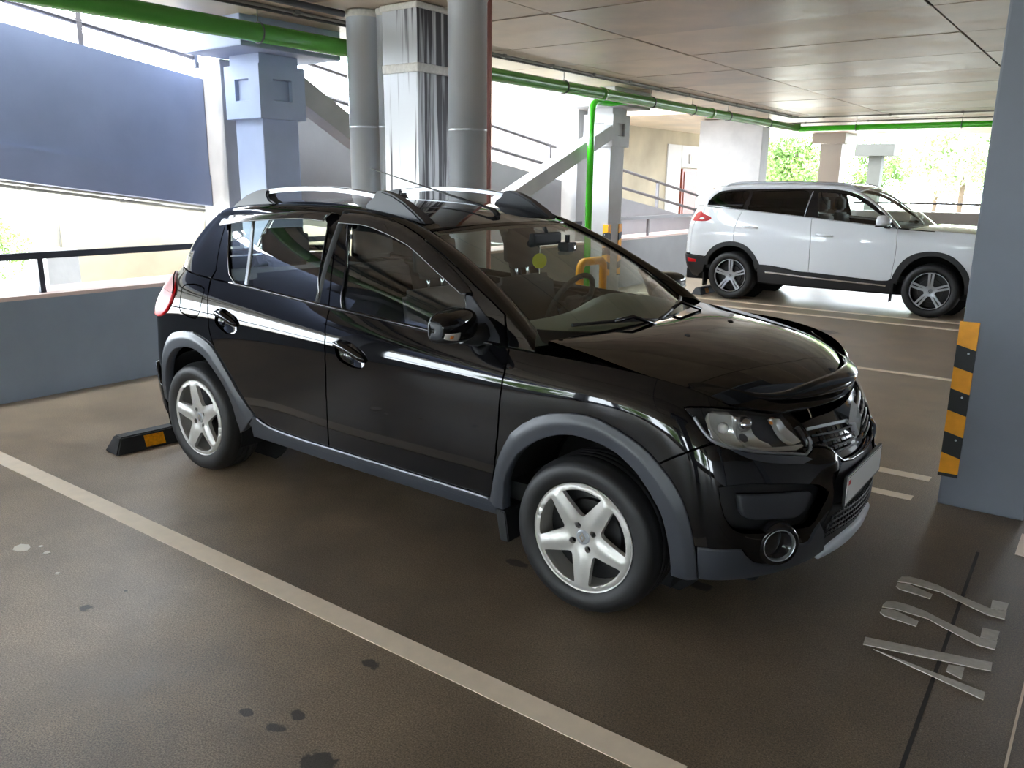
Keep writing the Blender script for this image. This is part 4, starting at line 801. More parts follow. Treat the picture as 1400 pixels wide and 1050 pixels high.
# ------------------------------------------------------------------ panel builder
def inpoly(pts, poly):
    x, y = pts[:, 0], pts[:, 1]; n = len(poly); ins = np.zeros(len(pts), bool)
    j = n - 1
    for i in range(n):
        xi, yi = poly[i]; xj, yj = poly[j]
        c = ((yi > y) != (yj > y)) & (x < (xj - xi) * (y - yi) / (yj - yi + 1e-15) + xi)
        ins ^= c; j = i
    return ins
def resample(loop, h):
    P = np.asarray(loop, float); Q = np.vstack([P, P[:1]]); d = np.hypot(*np.diff(Q, axis=0).T)
    out = []
    for i in range(len(P)):
        n = max(1, int(math.ceil(d[i] / h)))
        for k in range(n): out.append(Q[i] + (Q[i + 1] - Q[i]) * k / n)
    out = np.array(out)
    keep = [0]
    for i in range(1, len(out)):
        if np.hypot(*(out[i] - out[keep[-1]])) > h * .25: keep.append(i)
    if len(keep) > 3 and np.hypot(*(out[keep[-1]] - out[0])) < h * .25: keep.pop()
    return out[keep]
def area2(p): return .5 * np.sum(p[:, 0] * np.roll(p[:, 1], -1) - np.roll(p[:, 0], -1) * p[:, 1])
def smooth_loop(p, it=1):
    for _ in range(it): p = .5 * p + .25 * (np.roll(p, 1, 0) + np.roll(p, -1, 0))
    return p
class MeshAcc:
    def __init__(s): s.V = []; s.N = []; s.F = []; s.n = 0
    def add(s, V, N, F):
        s.V.append(np.asarray(V, float)); s.N.append(np.asarray(N, float)); s.F += [tuple(int(a) + s.n for a in f) for f in F]; s.n += len(V)
    def mirrored(s):
        m = MeshAcc(); k = np.array([1, -1, 1.]); m.V = [v * k for v in s.V]; m.N = [v * k for v in s.N]; m.F = [f[::-1] for f in s.F]; m.n = s.n; return m
    def build(s, name, m, parent=None, org=(0, 0, 0)):
        V = np.vstack(s.V) - np.array(org); N = np.vstack(s.N)
        me = bpy.data.meshes.new(name); me.from_pydata(V.tolist(), [], s.F)
        for p in me.polygons: p.use_smooth = True
        me.normals_split_custom_set_from_vertices([tuple(n) for n in N])
        return link(name, me, parent, m)
def flipn(S, ref):
    # sign so that the normals point outwards (away from ref)
    g = np.array([[u, v] for u in np.linspace(.3, S.n - 1.3, 7) for v in np.linspace(.3, S.m - 1.3, 5)])
    P, n = S.nrm(g); return 1 if np.sum((P - ref) * n) > 0 else -1
def panel(acc, S, loop, holes=(), off=0.0, depth=.015, gap=.0022, h=.03, hb=.016, sgn=1, rnd=.002, offfn=None):
    """a piece of surface S bounded by loop (in surface coordinates), lifted by off, with a rolled edge and a flange"""
    loop = np.asarray(loop, float)
    c = loop.mean(0)
    P, a, b = S.ev(np.clip(loop, 0, [S.n - 1, S.m - 1]), True)
    sc = np.array([np.median(np.linalg.norm(a, axis=1)), np.median(np.linalg.norm(b, axis=1))]) + 1e-6
    def prep(l):
        q = resample(np.asarray(l, float) * sc, hb); return q
    L = prep(loop)
    if area2(L) < 0: L = L[::-1]
    H = []
    for hl in holes:
        q = prep(hl)
        if area2(q) > 0: q = q[::-1]
        H.append(q)
    lo, hi = L.min(0), L.max(0)
    gx, gy = np.meshgrid(np.arange(lo[0] + h / 2, hi[0], h), np.arange(lo[1] + h / 2, hi[1], h)); g = np.stack([gx.ravel(), gy.ravel()], 1)
    if len(g):
        ok = inpoly(g, L)
        for q in H: ok &= ~inpoly(g, q)
        g = g[ok]
        allb = np.vstack([L] + H)
        if len(g):
            d = np.min(np.hypot(g[:, None, 0] - allb[None, :, 0], g[:, None, 1] - allb[None, :, 1]), axis=1); g = g[d > h * .45]
    verts = [L] + H; loops = []; n0 = 0; edges = []
    for q in verts:
        idx = list(range(n0, n0 + len(q))); loops.append(idx); edges += [(idx[i], idx[(i + 1) % len(q)]) for i in range(len(q))]; n0 += len(q)
    allv = np.vstack(verts + ([g] if len(g) else []))
    r = delaunay_2d_cdt([Vector(v) for v in allv], edges, [], 0, 1e-7)
    W = np.array([tuple(v) for v in r[0]]); T = np.array([f for f in r[2] if len(f) == 3])
    cen = W[T].mean(1); ok = inpoly(cen, L)
    for q in H: ok &= ~inpoly(cen, q)
    T = T[ok]
    A = W[T]; ar = (A[:, 1, 0] - A[:, 0, 0]) * (A[:, 2, 1] - A[:, 0, 1]) - (A[:, 1, 1] - A[:, 0, 1]) * (A[:, 2, 0] - A[:, 0, 0])
    T = T[np.abs(ar) > 1e-9]
    P3, N3 = S.nrm(W / sc); N3 = N3 * sgn
    o = off if offfn is None else (off + offfn(W / sc, P3))[:, None]
    P3 = P3 + N3 * o
    # triangle orientation
    t0 = T[len(T) // 2]; fn = np.cross(P3[T[:, 1]] - P3[T[:, 0]], P3[T[:, 2]] - P3[T[:, 0]])
    s = np.einsum('ij,ij->i', fn, N3[T[:, 0]]); T = np.where(s[:, None] < 0, T[:, ::-1], T)
    if offfn is not None:
        # recompute normals of the displaced sheet
        fn = np.cross(P3[T[:, 1]] - P3[T[:, 0]], P3[T[:, 2]] - P3[T[:, 0]]); nn = np.zeros_like(P3)
        for k in range(3): np.add.at(nn, T[:, k], fn)
        N3 = nn / (np.linalg.norm(nn, axis=1)[:, None] + 1e-12)
    om = {}
    for new, olds in enumerate(r[3]):
        for q in olds: om[q] = new
    V = P3.copy(); F = [tuple(t) for t in T]; VV = [V]; NN = [N3]; base = len(V)
    for li, idx in enumerate(loops):
        k = np.array([om[i] for i in idx]); p = P3[k]; nn = N3[k]
        tg = np.roll(p, -1, 0) - np.roll(p, 1, 0); tg /= np.linalg.norm(tg, axis=1)[:, None] + 1e-12
        od = np.cross(tg, nn); od /= np.linalg.norm(od, axis=1)[:, None] + 1e-12
        # outward check: away from the panel interior
        m2 = len(k) // 2; inner = None
        j = 0
        tri = [t for t in T[:4000] if k[j] in t]
        cc = P3[np.array(tri)].mean((0, 1)) if tri else P3.mean(0)
        if np.dot(od[j], p[j] - cc) < 0: od = -od
        V[k] = p - od * (gap + rnd)
        r1 = p - od * gap - nn * rnd; r2 = p - od * gap - nn * depth
        n1 = (nn + od); n1 /= np.linalg.norm(n1, axis=1)[:, None]
        VV += [r1, r2]; NN += [n1, od]
        m = len(k)
        for i in range(m):
            i2 = (i + 1) % m
            q1 = (k[i], k[i2], base + i2, base + i); q2 = (base + i, base + i2, base + m + i2, base + m + i)
            # orientation by normal
            pa, pb, pc = p[i], p[i2], r1[i2]
            f = np.cross(pb - pa, pc - pa)
            if np.dot(f, n1[i]) < 0: q1 = q1[::-1]; q2 = q2[::-1]
            F += [q1, q2]
        base += 2 * m
    acc.add(np.vstack(VV), np.vstack(NN), F)
    return acc
def part(name, m, parent, pieces, mirror=True, org=(0, 0, 0), joint=False):
    """pieces: list of dict(S, loop, ...) ; makes the right part and its mirror twin (or one joint part)"""
    acc = MeshAcc()
    for p in pieces: panel(acc, **p)
    if joint:
        b = acc.mirrored(); a2 = MeshAcc(); a2.V = acc.V + b.V; a2.N = acc.N + b.N; a2.F = acc.F + [tuple(i + acc.n for i in f) for f in b.F]; a2.n = acc.n * 2
        return [a2.build(name, m, parent, org)]
    o = [acc.build(name, m, parent, org)]
    if mirror: o.append(acc.mirrored().build(name, m, parent, org))
    return o
def arr(*a): return np.vstack([np.atleast_2d(np.asarray(x, float)) for x in a])
def rev(a): return np.asarray(a)[::-1]
def at_v(c, v):     # extend a curve linearly to v
    c = np.asarray(c, float); return c
def grid_surf(acc, fn, nu, nv, closed_u=False):
    """smooth sheet from fn(s,t)->(x,y,z) arrays, s,t in 0..1"""
    s = np.linspace(0, 1, nu); t = np.linspace(0, 1, nv)
    P = np.array([[fn(a, b) for b in t] for a in s], float)
    du = np.gradient(P, axis=0); dv = np.gradient(P, axis=1); n = np.cross(du, dv); n /= np.linalg.norm(n, axis=2)[:, :, None] + 1e-12
    F = [(i * nv + j, (i + 1) * nv + j, (i + 1) * nv + j + 1, i * nv + j + 1) for i in range(nu - 1) for j in range(nv - 1)]
    acc.add(P.reshape(-1, 3), n.reshape(-1, 3), F); return acc
def mir_obj(o, parent):
    me = o.data.copy(); 
    for v in me.vertices: v.co.y = -v.co.y
    me.flip_normals()
    q = link(o.name.split('.')[0], me, parent); q.location = (o.location.x, -o.location.y, o.location.z)
    return q
# ------------------------------------------------------------------ vehicle materials
M_black = mat('black_car_paint', (0.004, 0.004, 0.005), 0.035, spec=0.5)
M_plast = mat('grey_black_plastic', srgb(52, 55, 62), 0.36, bump=0.06, bscale=400)
M_mount = mat('dark_rail_plastic', srgb(46, 50, 58), 0.4)
M_plastd = mat('black_plastic', srgb(24, 25, 28), 0.45)
M_gloss = mat('gloss_black_plastic', (0.008, 0.008, 0.010), 0.12)
M_visor = mat('smoked_visor', (0.010, 0.011, 0.014), 0.16, coat=0.6)
M_liner = mat('wheel_liner', (0.006, 0.006, 0.007), 0.9)
M_tyre = mat('tyre_rubber', srgb(24, 24, 26), 0.55, noise=0.12, scale=30)
M_alloy = mat('silver_hubcap', srgb(184, 182, 178), 0.34, metal=0.35, noise=0.06, scale=14)
M_rimdk = mat('steel_wheel_dark', srgb(30, 30, 32), 0.5)
M_chrome = mat('chrome', srgb(214, 216, 220), 0.08, metal=1.0)
M_satin = mat('satin_silver', srgb(170, 174, 180), 0.35, metal=0.7)
M_skid = mat('silver_skid_plate', srgb(196, 202, 212), 0.4)
M_refl = mat('lamp_reflector', srgb(240, 240, 236), 0.14, metal=0.6)
M_lampin = mat('lamp_inner_grey', srgb(84, 88, 94), 0.35, metal=0.3)
M_badge = mat('badge_silver', srgb(196, 200, 206), 0.25, metal=0.35)
M_glass = glass('car_glass', (0.82, 0.88, 0.85), ior=1.8)
M_wglass = glass('windscreen_glass', (0.84, 0.90, 0.85), ior=1.85)
M_lens = glass('lamp_lens', (0.90, 0.92, 0.94))
M_red = mat('red_lamp', srgb(180, 6, 14), 0.35, spec=0.2)
M_redd = mat('dark_red_lamp', srgb(140, 6, 16), 0.3, spec=0.2)
M_amber = mat('amber_bulb', srgb(240, 140, 60), 0.3)
M_clear = mat('white_lamp_plastic', srgb(224, 220, 214), 0.2, coat=0.5)
M_trim = mat('interior_dark', srgb(40, 42, 44), 0.7)
M_seat = mat('seat_fabric', srgb(34, 37, 42), 0.85, bump=0.2, bscale=300)
M_dash = mat('dashboard_plastic', srgb(120, 128, 116), 0.6)
M_plate = mat('plate_white', srgb(232, 232, 232), 0.4)
M_ink = mat('plate_ink', srgb(20, 20, 22), 0.5)
M_flagr = mat('flag_red', srgb(200, 24, 30), 0.5)
M_smile = mat('yellow_card', srgb(206, 204, 40), 0.7)

def find_uv(S, x, z, u0, v0):
    p = np.array([u0, v0], float)
    for _ in range(40):
        P, a, b = S.ev(p, True); r = np.array([P[0, 0] - x, P[0, 2] - z]); J = np.array([[a[0, 0], b[0, 0]], [a[0, 2], b[0, 2]]])
        st = np.linalg.lstsq(J, r, rcond=None)[0]; p = p - np.clip(st, -.3, .3); p = np.clip(p, 0, [S.n - 1, S.m - 1])
    return p
def rs_n(c, n):
    c = np.asarray(c, float); d = np.r_[0, np.cumsum(np.hypot(*np.diff(c, axis=0).T))]; t = np.linspace(0, d[-1], n)
    return np.stack([np.interp(t, d, c[:, 0]), np.interp(t, d, c[:, 1])], 1)
def full(S):
    G = S.G; return Surf(np.concatenate([G, (G[:, :-1] * np.array([1, -1, 1]))[:, ::-1]], axis=1))

# ------------------------------------------------------------------ wheels
def disc_plate(acc, outer, holes, hfun, h=.012, hb=.006, depth=.02):
    """front face (in the x,z plane, facing -y) with height hfun(x,z) and cut-outs"""
    L = resample(outer, hb)
    if area2(L) < 0: L = L[::-1]
    H = [resample(q, hb) for q in holes]; H = [q if area2(q) < 0 else q[::-1] for q in H]
    lo, hi = L.min(0), L.max(0)
    gx, gy = np.meshgrid(np.arange(lo[0], hi[0], h), np.arange(lo[1], hi[1], h)); g = np.stack([gx.ravel(), gy.ravel()], 1)
    ok = inpoly(g, L)
    for q in H: ok &= ~inpoly(g, q)
    g = g[ok]; allb = np.vstack([L] + H)
    d = np.min(np.hypot(g[:, None, 0] - allb[None, :, 0], g[:, None, 1] - allb[None, :, 1]), axis=1); g = g[d > h * .45]
    edges = []; loops = []; n0 = 0
    for q in [L] + H:
        idx = list(range(n0, n0 + len(q))); loops.append(idx); edges += [(idx[i], idx[(i + 1) % len(q)]) for i in range(len(q))]; n0 += len(q)
    r = delaunay_2d_cdt([Vector(v) for v in np.vstack([L] + H + [g])], edges, [], 0, 1e-7)
    W = np.array([tuple(v) for v in r[0]]); T = np.array([f for f in r[2] if len(f) == 3]); c = W[T].mean(1); ok = inpoly(c, L)
    for q in H: ok &= ~inpoly(c, q)
    T = T[ok]; y = hfun(W[:, 0], W[:, 1]); P = np.stack([W[:, 0], y, W[:, 1]], 1)
    fn = np.cross(P[T[:, 1]] - P[T[:, 0]], P[T[:, 2]] - P[T[:, 0]]); T = np.where((fn[:, 1] > 0)[:, None], T[:, ::-1], T)
    fn = np.cross(P[T[:, 1]] - P[T[:, 0]], P[T[:, 2]] - P[T[:, 0]]); N = np.zeros_like(P)
    for k in range(3): np.add.at(N, T[:, k], fn)
    N /= np.linalg.norm(N, axis=1)[:, None] + 1e-12
    om = {}
    for new, olds in enumerate(r[3]):
        for q in olds: om[q] = new
    F = [tuple(t) for t in T]; VV = [P]; NN = [N]; base = len(P)
    for li, idx in enumerate(loops):
        k = np.array([om[i] for i in idx]); p = P[k]; tg = np.roll(p, -1, 0) - np.roll(p, 1, 0); od = np.cross(tg, np.array([0, 1., 0])); od /= np.linalg.norm(od, axis=1)[:, None] + 1e-12
        cpt = p.mean(0); s = np.sign(np.sum((p - cpt) * od)); od = od * (s if li == 0 else -s)
        q0 = p.copy(); q1 = p + np.array([0, depth, 0]) + od * (0 if li == 0 else -.004 + .004)
        VV += [q0, q1]; NN += [od, od]; m = len(k)
        for i in range(m):
            i2 = (i + 1) % m; f = (base + i, base + i2, base + m + i2, base + m + i)
            if np.dot(np.cross(q0[i2] - q0[i], q1[i2] - q0[i]), od[i]) < 0: f = f[::-1]
            F.append(f)
        base += 2 * m
    acc.add(np.vstack(VV), np.vstack(NN), F)
def ngon(cx, cz, r, n=20, sx=1, sz=1): return np.array([(cx + r * sx * math.cos(2 * math.pi * k / n), cz + r * sz * math.sin(2 * math.pi * k / n)) for k in range(n)])
WCACHE = {}
def five_spoke_data(R):
    acc = MeshAcc(); holes = []
    for k in range(5):
        a = math.pi / 2 + math.pi / 5 + k * 2 * math.pi / 5
        pts = []
        ro, ri = R * .905, R * .40
        hw_o = math.radians(36) - math.asin(.030 / ro); hw_i = math.radians(36) - math.asin(.0385 / ri) if .0385 < ri else .05
        for t in np.linspace(-1, 1, 9): pts.append((ro * math.cos(a + hw_o * t), ro * math.sin(a + hw_o * t)))
        for t in np.linspace(1, -1, 7): rr = ri + .012 * t * t; pts.append((rr * math.cos(a + max(hw_i, .12) * t), rr * math.sin(a + max(hw_i, .12) * t)))
        holes.append(smooth_loop(resample(np.array(pts), .006), 3))
    for k in range(4): holes.append(ngon(R * .235 * math.cos(k * math.pi / 2 + .45), R * .235 * math.sin(k * math.pi / 2 + .45), .0135, 14))
    def hf(x, z):
        r = np.hypot(x, z); th = np.arctan2(z, x)
        y = -.012 + .020 * np.exp(-(r / (R * .42)) ** 2) - .0
        y = np.where(r > R * .93, -.016 + (r - R * .93) / (R * .07) * .012, y)
        # ridge along every spoke
        ph = (th - math.pi / 2) / (2 * math.pi / 5); fr = ph - np.round(ph); dd = np.abs(fr) * 2 * math.pi / 5 * r
        y = y + np.where((r > R * .25) & (r < R * .92), np.minimum(dd, .03) * .42 - .009, 0) * np.clip((r - R * .25) / .02, 0, 1)
        return y
    disc_plate(acc, ngon(0, 0, R, 72), holes, hf, depth=.022)
    return acc
def twin_spoke_data(R):
    acc = MeshAcc(); holes = []
    for k in range(5):
        a0 = math.pi / 2 + k * 2 * math.pi / 5
        # slot in the middle of a twin spoke
        def bl(r, w): return (r * math.cos(a0) - w * math.sin(a0), r * math.sin(a0) + w * math.cos(a0))
        holes.append(smooth_loop(resample(np.array([bl(R * .36, -.003), bl(R * .94, -.011), bl(R * .94, .011), bl(R * .36, .003)]), .006), 1))
        a = a0 + math.pi / 5; pts = []
        ro, ri = R * .965, R * .30
        hw_o = math.radians(36) - math.asin(.036 / ro); hw_i = .20
        for t in np.linspace(-1, 1, 9): pts.append((ro * math.cos(a + hw_o * t), ro * math.sin(a + hw_o * t)))
        for t in np.linspace(1, -1, 5): pts.append((ri * math.cos(a + hw_i * t), ri * math.sin(a + hw_i * t)))
        holes.append(smooth_loop(resample(np.array(pts), .006), 2))
    def hf(x, z):
        r = np.hypot(x, z); return np.where(r > R * .92, -.012, -.008 + .02 * np.exp(-(r / (R * .4)) ** 2))
    disc_plate(acc, ngon(0, 0, R, 64), holes, hf, h=.016, hb=.009, depth=.03)
    return acc
def wheel(parent, org, c, side, R, rr, wd, rot, style, label=None):
    """c: centre of the outer face on the ground-plane axis; side=-1 right (faces -y), +1 left"""
    t = bpy.data.objects.new('wheel', None); COL.objects.link(t); t.parent = parent; t.location = Vector(c) - Vector(org); t.empty_display_size = .1
    if side > 0: t.rotation_euler = (0, rot, math.pi)
    else: t.rotation_euler = (0, -rot, 0)
    key = (style, R)
    if key not in WCACHE:
        prof = [(rr - .005, .012), (rr + .004, -.004), (rr + .012, -.010), (rr + (R - rr) * .30, -.019), (rr + (R - rr) * .55, -.020), (rr + (R - rr) * .80, -.010), (R - .014, .006), (R - .004, .022), (R, .036)]
        gw = (wd - .072) / 4
        for k in range(4):
            a = .036 + gw * k
            prof += [(R, a + gw * .35), (R, a + gw * .62), (R - .008, a + gw * .66), (R - .008, a + gw * .88), (R, a + gw * .92)]
        prof += [(R, wd - .036), (R - .008, wd - .02), (R - .03, wd - .004), (rr + .02, wd - .002), (rr - .005, wd - .02)]
        bm = bmesh.new(); lathe_bm(bm, prof, 72, 'y')
        # shoulder blocks
        bmesh.ops.recalc_face_normals(bm, faces=bm.faces)
        ty = bpy.data.meshes.new('tyre'); bm.to_mesh(ty); bm.free(); ty.materials.append(M_tyre)
        for p in ty.polygons: p.use_smooth = True
        bm = bmesh.new(); lathe_bm(bm, [(rr + .002, -.006), (rr - .008, -.002), (rr - .016, .02), (rr - .02, wd * .5), (rr - .02, wd - .03)], 60, 'y')
        ba = bpy.data.meshes.new('barrel'); bm.to_mesh(ba); bm.free(); ba.materials.append(M_alloy if style == 'hubcap' else M_gloss)
        for p in ba.polygons: p.use_smooth = True
        bm = bmesh.new(); lathe_bm(bm, [(.001, .06), (rr * .62, .06), (rr * .64, .075), (rr * .9, .085), (rr - .021, .10)], 48, 'y')
        bk = bpy.data.meshes.new('brake_disc'); bm.to_mesh(bk); bm.free(); bk.materials.append(M_rimdk)
        acc = five_spoke_data(rr - .004) if style == 'hubcap' else twin_spoke_data(rr - .006)
        o = acc.build('hubcap' if style == 'hubcap' else 'rim', M_alloy if style == 'hubcap' else M_satin)
        hub = o.data; bpy.data.objects.remove(o)
        bm = bmesh.new(); lathe_bm(bm, [(.001, -.007), (.026, -.007), (.030, -.004), (.031, .010)], 28, 'y', (0, .008, 0)); cp = bpy.data.meshes.new('centre_cap'); bm.to_mesh(cp); bm.free(); cp.materials.append(M_satin)
        em = bpy.data.meshes.new('emblem')
        d = [(0, .021), (.014, 0), (0, -.021), (-.014, 0)]; e = [(0, .010), (.006, 0), (0, -.010), (-.006, 0)]
        V = [(x, -.0016, z) for x, z in d] + [(x, -.0016, z) for x, z in e] + [(x, .003, z) for x, z in d] + [(x, .003, z) for x, z in e]
        F = [(i, (i + 1) % 4, 4 + (i + 1) % 4, 4 + i) for i in range(4)] + [(i, 8 + i, 8 + (i + 1) % 4, (i + 1) % 4) for i in range(4)] + [(4 + i, 4 + (i + 1) % 4, 12 + (i + 1) % 4, 12 + i) for i in range(4)]
        em.from_pydata(V, [], F); em.materials.append(M_chrome if style == 'hubcap' else M_rimdk)
        WCACHE[key] = (ty, ba, bk, hub, cp, em)
    ty, ba, bk, hub, cp, em = WCACHE[key]
    link('tyre', ty, t); link('barrel', ba, t); link('brake_disc', bk, t); link('hubcap' if style == 'hubcap' else 'rim', hub, t); link('centre_cap', cp, t); link('emblem', em, t)
    return t

# ------------------------------------------------------------------ black hatchback
CAR = thing('hatchback_car', 'black hatchback car with silver hubcaps and roof rails parked in the bay', 'car', (0, 0, 0))
C = {k: np.array(v) for k, v in CV.items()}
sL = flipn(LOW, np.array([-1.2, 0, .6])); sG = flipn(GH, np.array([-1.4, 0, 1.0]))
HOODF = full(HOOD); ROOFF = full(ROOF)
sH = flipn(HOODF, np.array([0.1, 0, .3])); sR = flipn(ROOFF, np.array([-1.9, 0, .9])); sW = flipn(WS, np.array([-1.2, 0, .7]))
nose = np.concatenate([LOW.G[10:], (LOW.G[10:16] * np.array([1, -1, 1]))[::-1]], axis=0); NOSE = Surf(nose); sN = flipn(NOSE, np.array([0, 0, .55]))
nz = lambda a: np.asarray(a, float) - np.array([10, 0])
D = dict(S=LOW, sgn=sL)
# arches
aFo, aFi = rs_n(np.maximum(C['archF_out'], [0, 1.14]), 60), rs_n(np.maximum(C['archF_in'], [0, 1.14]), 60); aFm = aFo * .62 + aFi * .38
def rear_arch(c, k0, px, pz, wx, z0, e):
    left = []
    for z in np.linspace(z0, pz - .002, 16):
        left.append(find_uv(LOW, px - wx * (1 - ((z - z0) / (pz - z0)) ** e) ** (1 / e), z, 4.2, 3))
    return np.array(left + list(c[k0:]))
aRo = rs_n(rear_arch(C['archR_out'], 12, -2.56, .824, .375, .40, 2.6), 70); aRi = rs_n(rear_arch(C['archR_in'], 13, -2.57, .734, .305, .36, 2.4), 70); aRm = aRo * .6 + aRi * .4
clip6 = lambda a: np.minimum(np.asarray(a, float), [99, 6.0])
F_ = clip6(C['F']); F_[0, 1] = 6.0; F_[-1, 1] = 2.02
B_ = C['B'].copy(); B_[0, 1] = 6.0; B_[-1, 1] = 2.02
R_ = arr([[5.40, 6.0]], C['R'])
# fender
k = [i for i in range(60) if aFm[i, 0] < 11.36 or aFm[i, 1] > 3.75]; k1 = max(k) if k else 59
ft = C['hl_top']; ft = ft[ft[:, 1] < 6.0]
bg_ = C['bgap']; hb_ = C['hl_bot']
loop = arr(rev(F_), [[u, 6.0] for u in np.linspace(9.6, 12.80, 20)], ft, hb_[1:7], rev(bg_), rev(aFm[:k1 + 1]), [[9.36, 2.02]])
FEND = loop
# doors
low_f = arr([[u, 2.02] for u in np.linspace(7.28, 9.28, 20)], rev(F_), [[u, 6.0] for u in np.linspace(9.44, 7.36, 20)], B_)
dtF = np.minimum(C['dtopF'], [99, 3.95]); gB = np.minimum(C['gB'], [99, 3.95]); dtR = np.minimum(C['dtopR'], [99, 3.92]); gR = np.minimum(C['gR'], [99, 3.92])
up_f = arr([[u, 0.0] for u in np.linspace(7.31, 9.46, 16)], rev(dtF), gB)
W_f = C['winF'][:-1]; W_r = C['winR'][:-1]; W_f = np.maximum(W_f, [0, .03]); W_r = np.maximum(W_r, [0, .03])
G_ = dict(S=GH, sgn=sG)
part('front_fender', M_black, CAR, [dict(loop=FEND, **D), dict(loop=np.array([(9.42, .92), (9.5, .77), (9.62, .52), (9.72, .27), (9.80, .02), (9.49, .02)]), gap=0, h=.02, **G_)])
part('front_door', M_black, CAR, [dict(loop=low_f, holes=[C['hf'][:-1]], **D), dict(loop=up_f, holes=[W_f], **G_)])
ra = aRo[[i for i in range(70) if aRo[i, 0] > 5.5]]; ra = ra[ra[:, 1] < 4.0]
low_r = arr(R_, ra, C['sill_top'][1:5], [[u, 2.02] for u in np.linspace(6.7, 7.24, 6)], rev(B_), [[u, 6.0] for u in np.linspace(7.26, 5.46, 18)])
up_r = arr([[u, 0.0] for u in np.linspace(5.41, 7.29, 16)], rev(gB), rev(dtR), gR)
part('rear_door', M_black, CAR, [dict(loop=low_r, holes=[C['hr'][:-1]], **D), dict(loop=up_r, holes=[W_r], **G_)])
# rear quarter with fuel flap cut-out on the right only
qm = aRm[[i for i in range(70) if aRm[i, 0] < 5.56]]
TAIL = np.array([(2.75, 5.78), (3.3, 5.78), (3.8, 5.70), (4.2, 5.60), (4.44, 5.47), (4.5, 5.30), (4.49, 5.0), (4.36, 4.74), (4.05, 4.52), (3.7, 4.46), (3.2, 4.46), (2.75, 4.5)])
TAIL = smooth_loop(resample(TAIL * [.3, .16], .02) / [.3, .16], 2)
quart = arr([[u, 6.0] for u in np.linspace(3.05, 5.38, 20)], C['R'], rev(qm), [[3.6, 1.6], [3.05, 1.7]])
quartg = arr([[u, 0.0] for u in np.linspace(3.05, 5.39, 14)], rev(gR), [[4.0, 3.92], [3.05, 3.92]])
part('rear_quarter_panel', M_black, CAR, [dict(loop=quart, holes=[C['fuel'][:-1]], **D), dict(loop=quartg, **G_)], mirror=False)
acc = MeshAcc(); panel(acc, loop=quart, **D); panel(acc, loop=quartg, **G_); acc.mirrored().build('rear_quarter_panel', M_black, CAR)
part('fuel_flap', M_black, CAR, [dict(loop=C['fuel'][:-1], off=-.001, **D)], mirror=False)
# tail lamps: red shell + darker upper lobe
tl = part('tail_light', M_red, CAR, [dict(loop=TAIL, off=.012, depth=.03, gap=0, rnd=.006, **D)])
top = TAIL[TAIL[:, 1] > 5.28]
part('upper_lens', M_redd, tl[0], [dict(loop=arr(top, [[3.2, 5.3], [2.9, 5.3]]), off=.015, gap=.003, **D)], mirror=False)
# tailgate and rear bumper
part('tailgate', M_black, CAR, [dict(loop=arr([[0, 3.0], [2.9, 3.0], [2.98, 5.95], [0, 5.95]]), gap=0, **D), dict(loop=arr([[0, .03], [2.98, .03], [2.98, 3.95], [0, 3.95]]), gap=0, holes=[np.array([(.0, .5), (1.9, .5), (2.1, 1.2), (2.0, 3.3), (0, 3.3)]) + [.02, 0]], **G_)], joint=True)
part('rear_window', M_glass, CAR, [dict(loop=arr([[0, .5], [1.95, .5], [2.1, 1.2], [2.0, 3.3], [0, 3.3]]), off=-.006, gap=0, **G_)], joint=True)
part('rear_bumper', M_black, CAR, [dict(loop=arr([[0, 2.98], [2.95, 2.98], [3.5, 2.4], [3.55, 1.2], [3.0, .6], [0, .6]]), off=.02, gap=0, **D)], joint=True)
# hood, roof, screen
part('hood', M_black, CAR, [dict(S=HOODF, sgn=sH, loop=arr([[u, .0] for u in np.linspace(0, 6, 13)], [[6, v] for v in np.linspace(.5, 9.5, 14)], [[u, 10.0] for u in np.linspace(6, 0, 13)], [[0, v] for v in np.linspace(9.5, .5, 14)]), gap=.002)], mirror=False)
part('roof', M_black, CAR, [dict(S=ROOFF, sgn=sR, loop=arr([[u, .0] for u in np.linspace(0, 6, 13)], [[6, v] for v in np.linspace(.5, 9.5, 14)], [[u, 10.0] for u in np.linspace(6, 0, 13)], [[0, v] for v in np.linspace(9.5, .5, 14)]), gap=0, h=.05)], mirror=False)
wl = arr([[i, .0] for i in np.linspace(.1, 7.9, 14)], [[8, j] for j in np.linspace(.08, 3.9, 8)], [[i, 4.0] for i in np.linspace(7.9, .1, 14)], [[0, j] for j in np.linspace(3.9, .08, 8)])
ws_ = part('windscreen', M_wglass, CAR, [dict(S=WS, sgn=sW, loop=wl, gap=0, h=.05, depth=.006)], mirror=False)[0]
part('windscreen_band', M_gloss, ws_, [dict(S=WS, sgn=sW, loop=arr([[i, 3.78 + .10 * math.cos((i - 4) / 4 * 1.4)] for i in np.linspace(.15, 7.85, 14)], [[i, 4.0] for i in np.linspace(7.9, .1, 14)]), off=.0015, gap=0, depth=.003)], mirror=False)
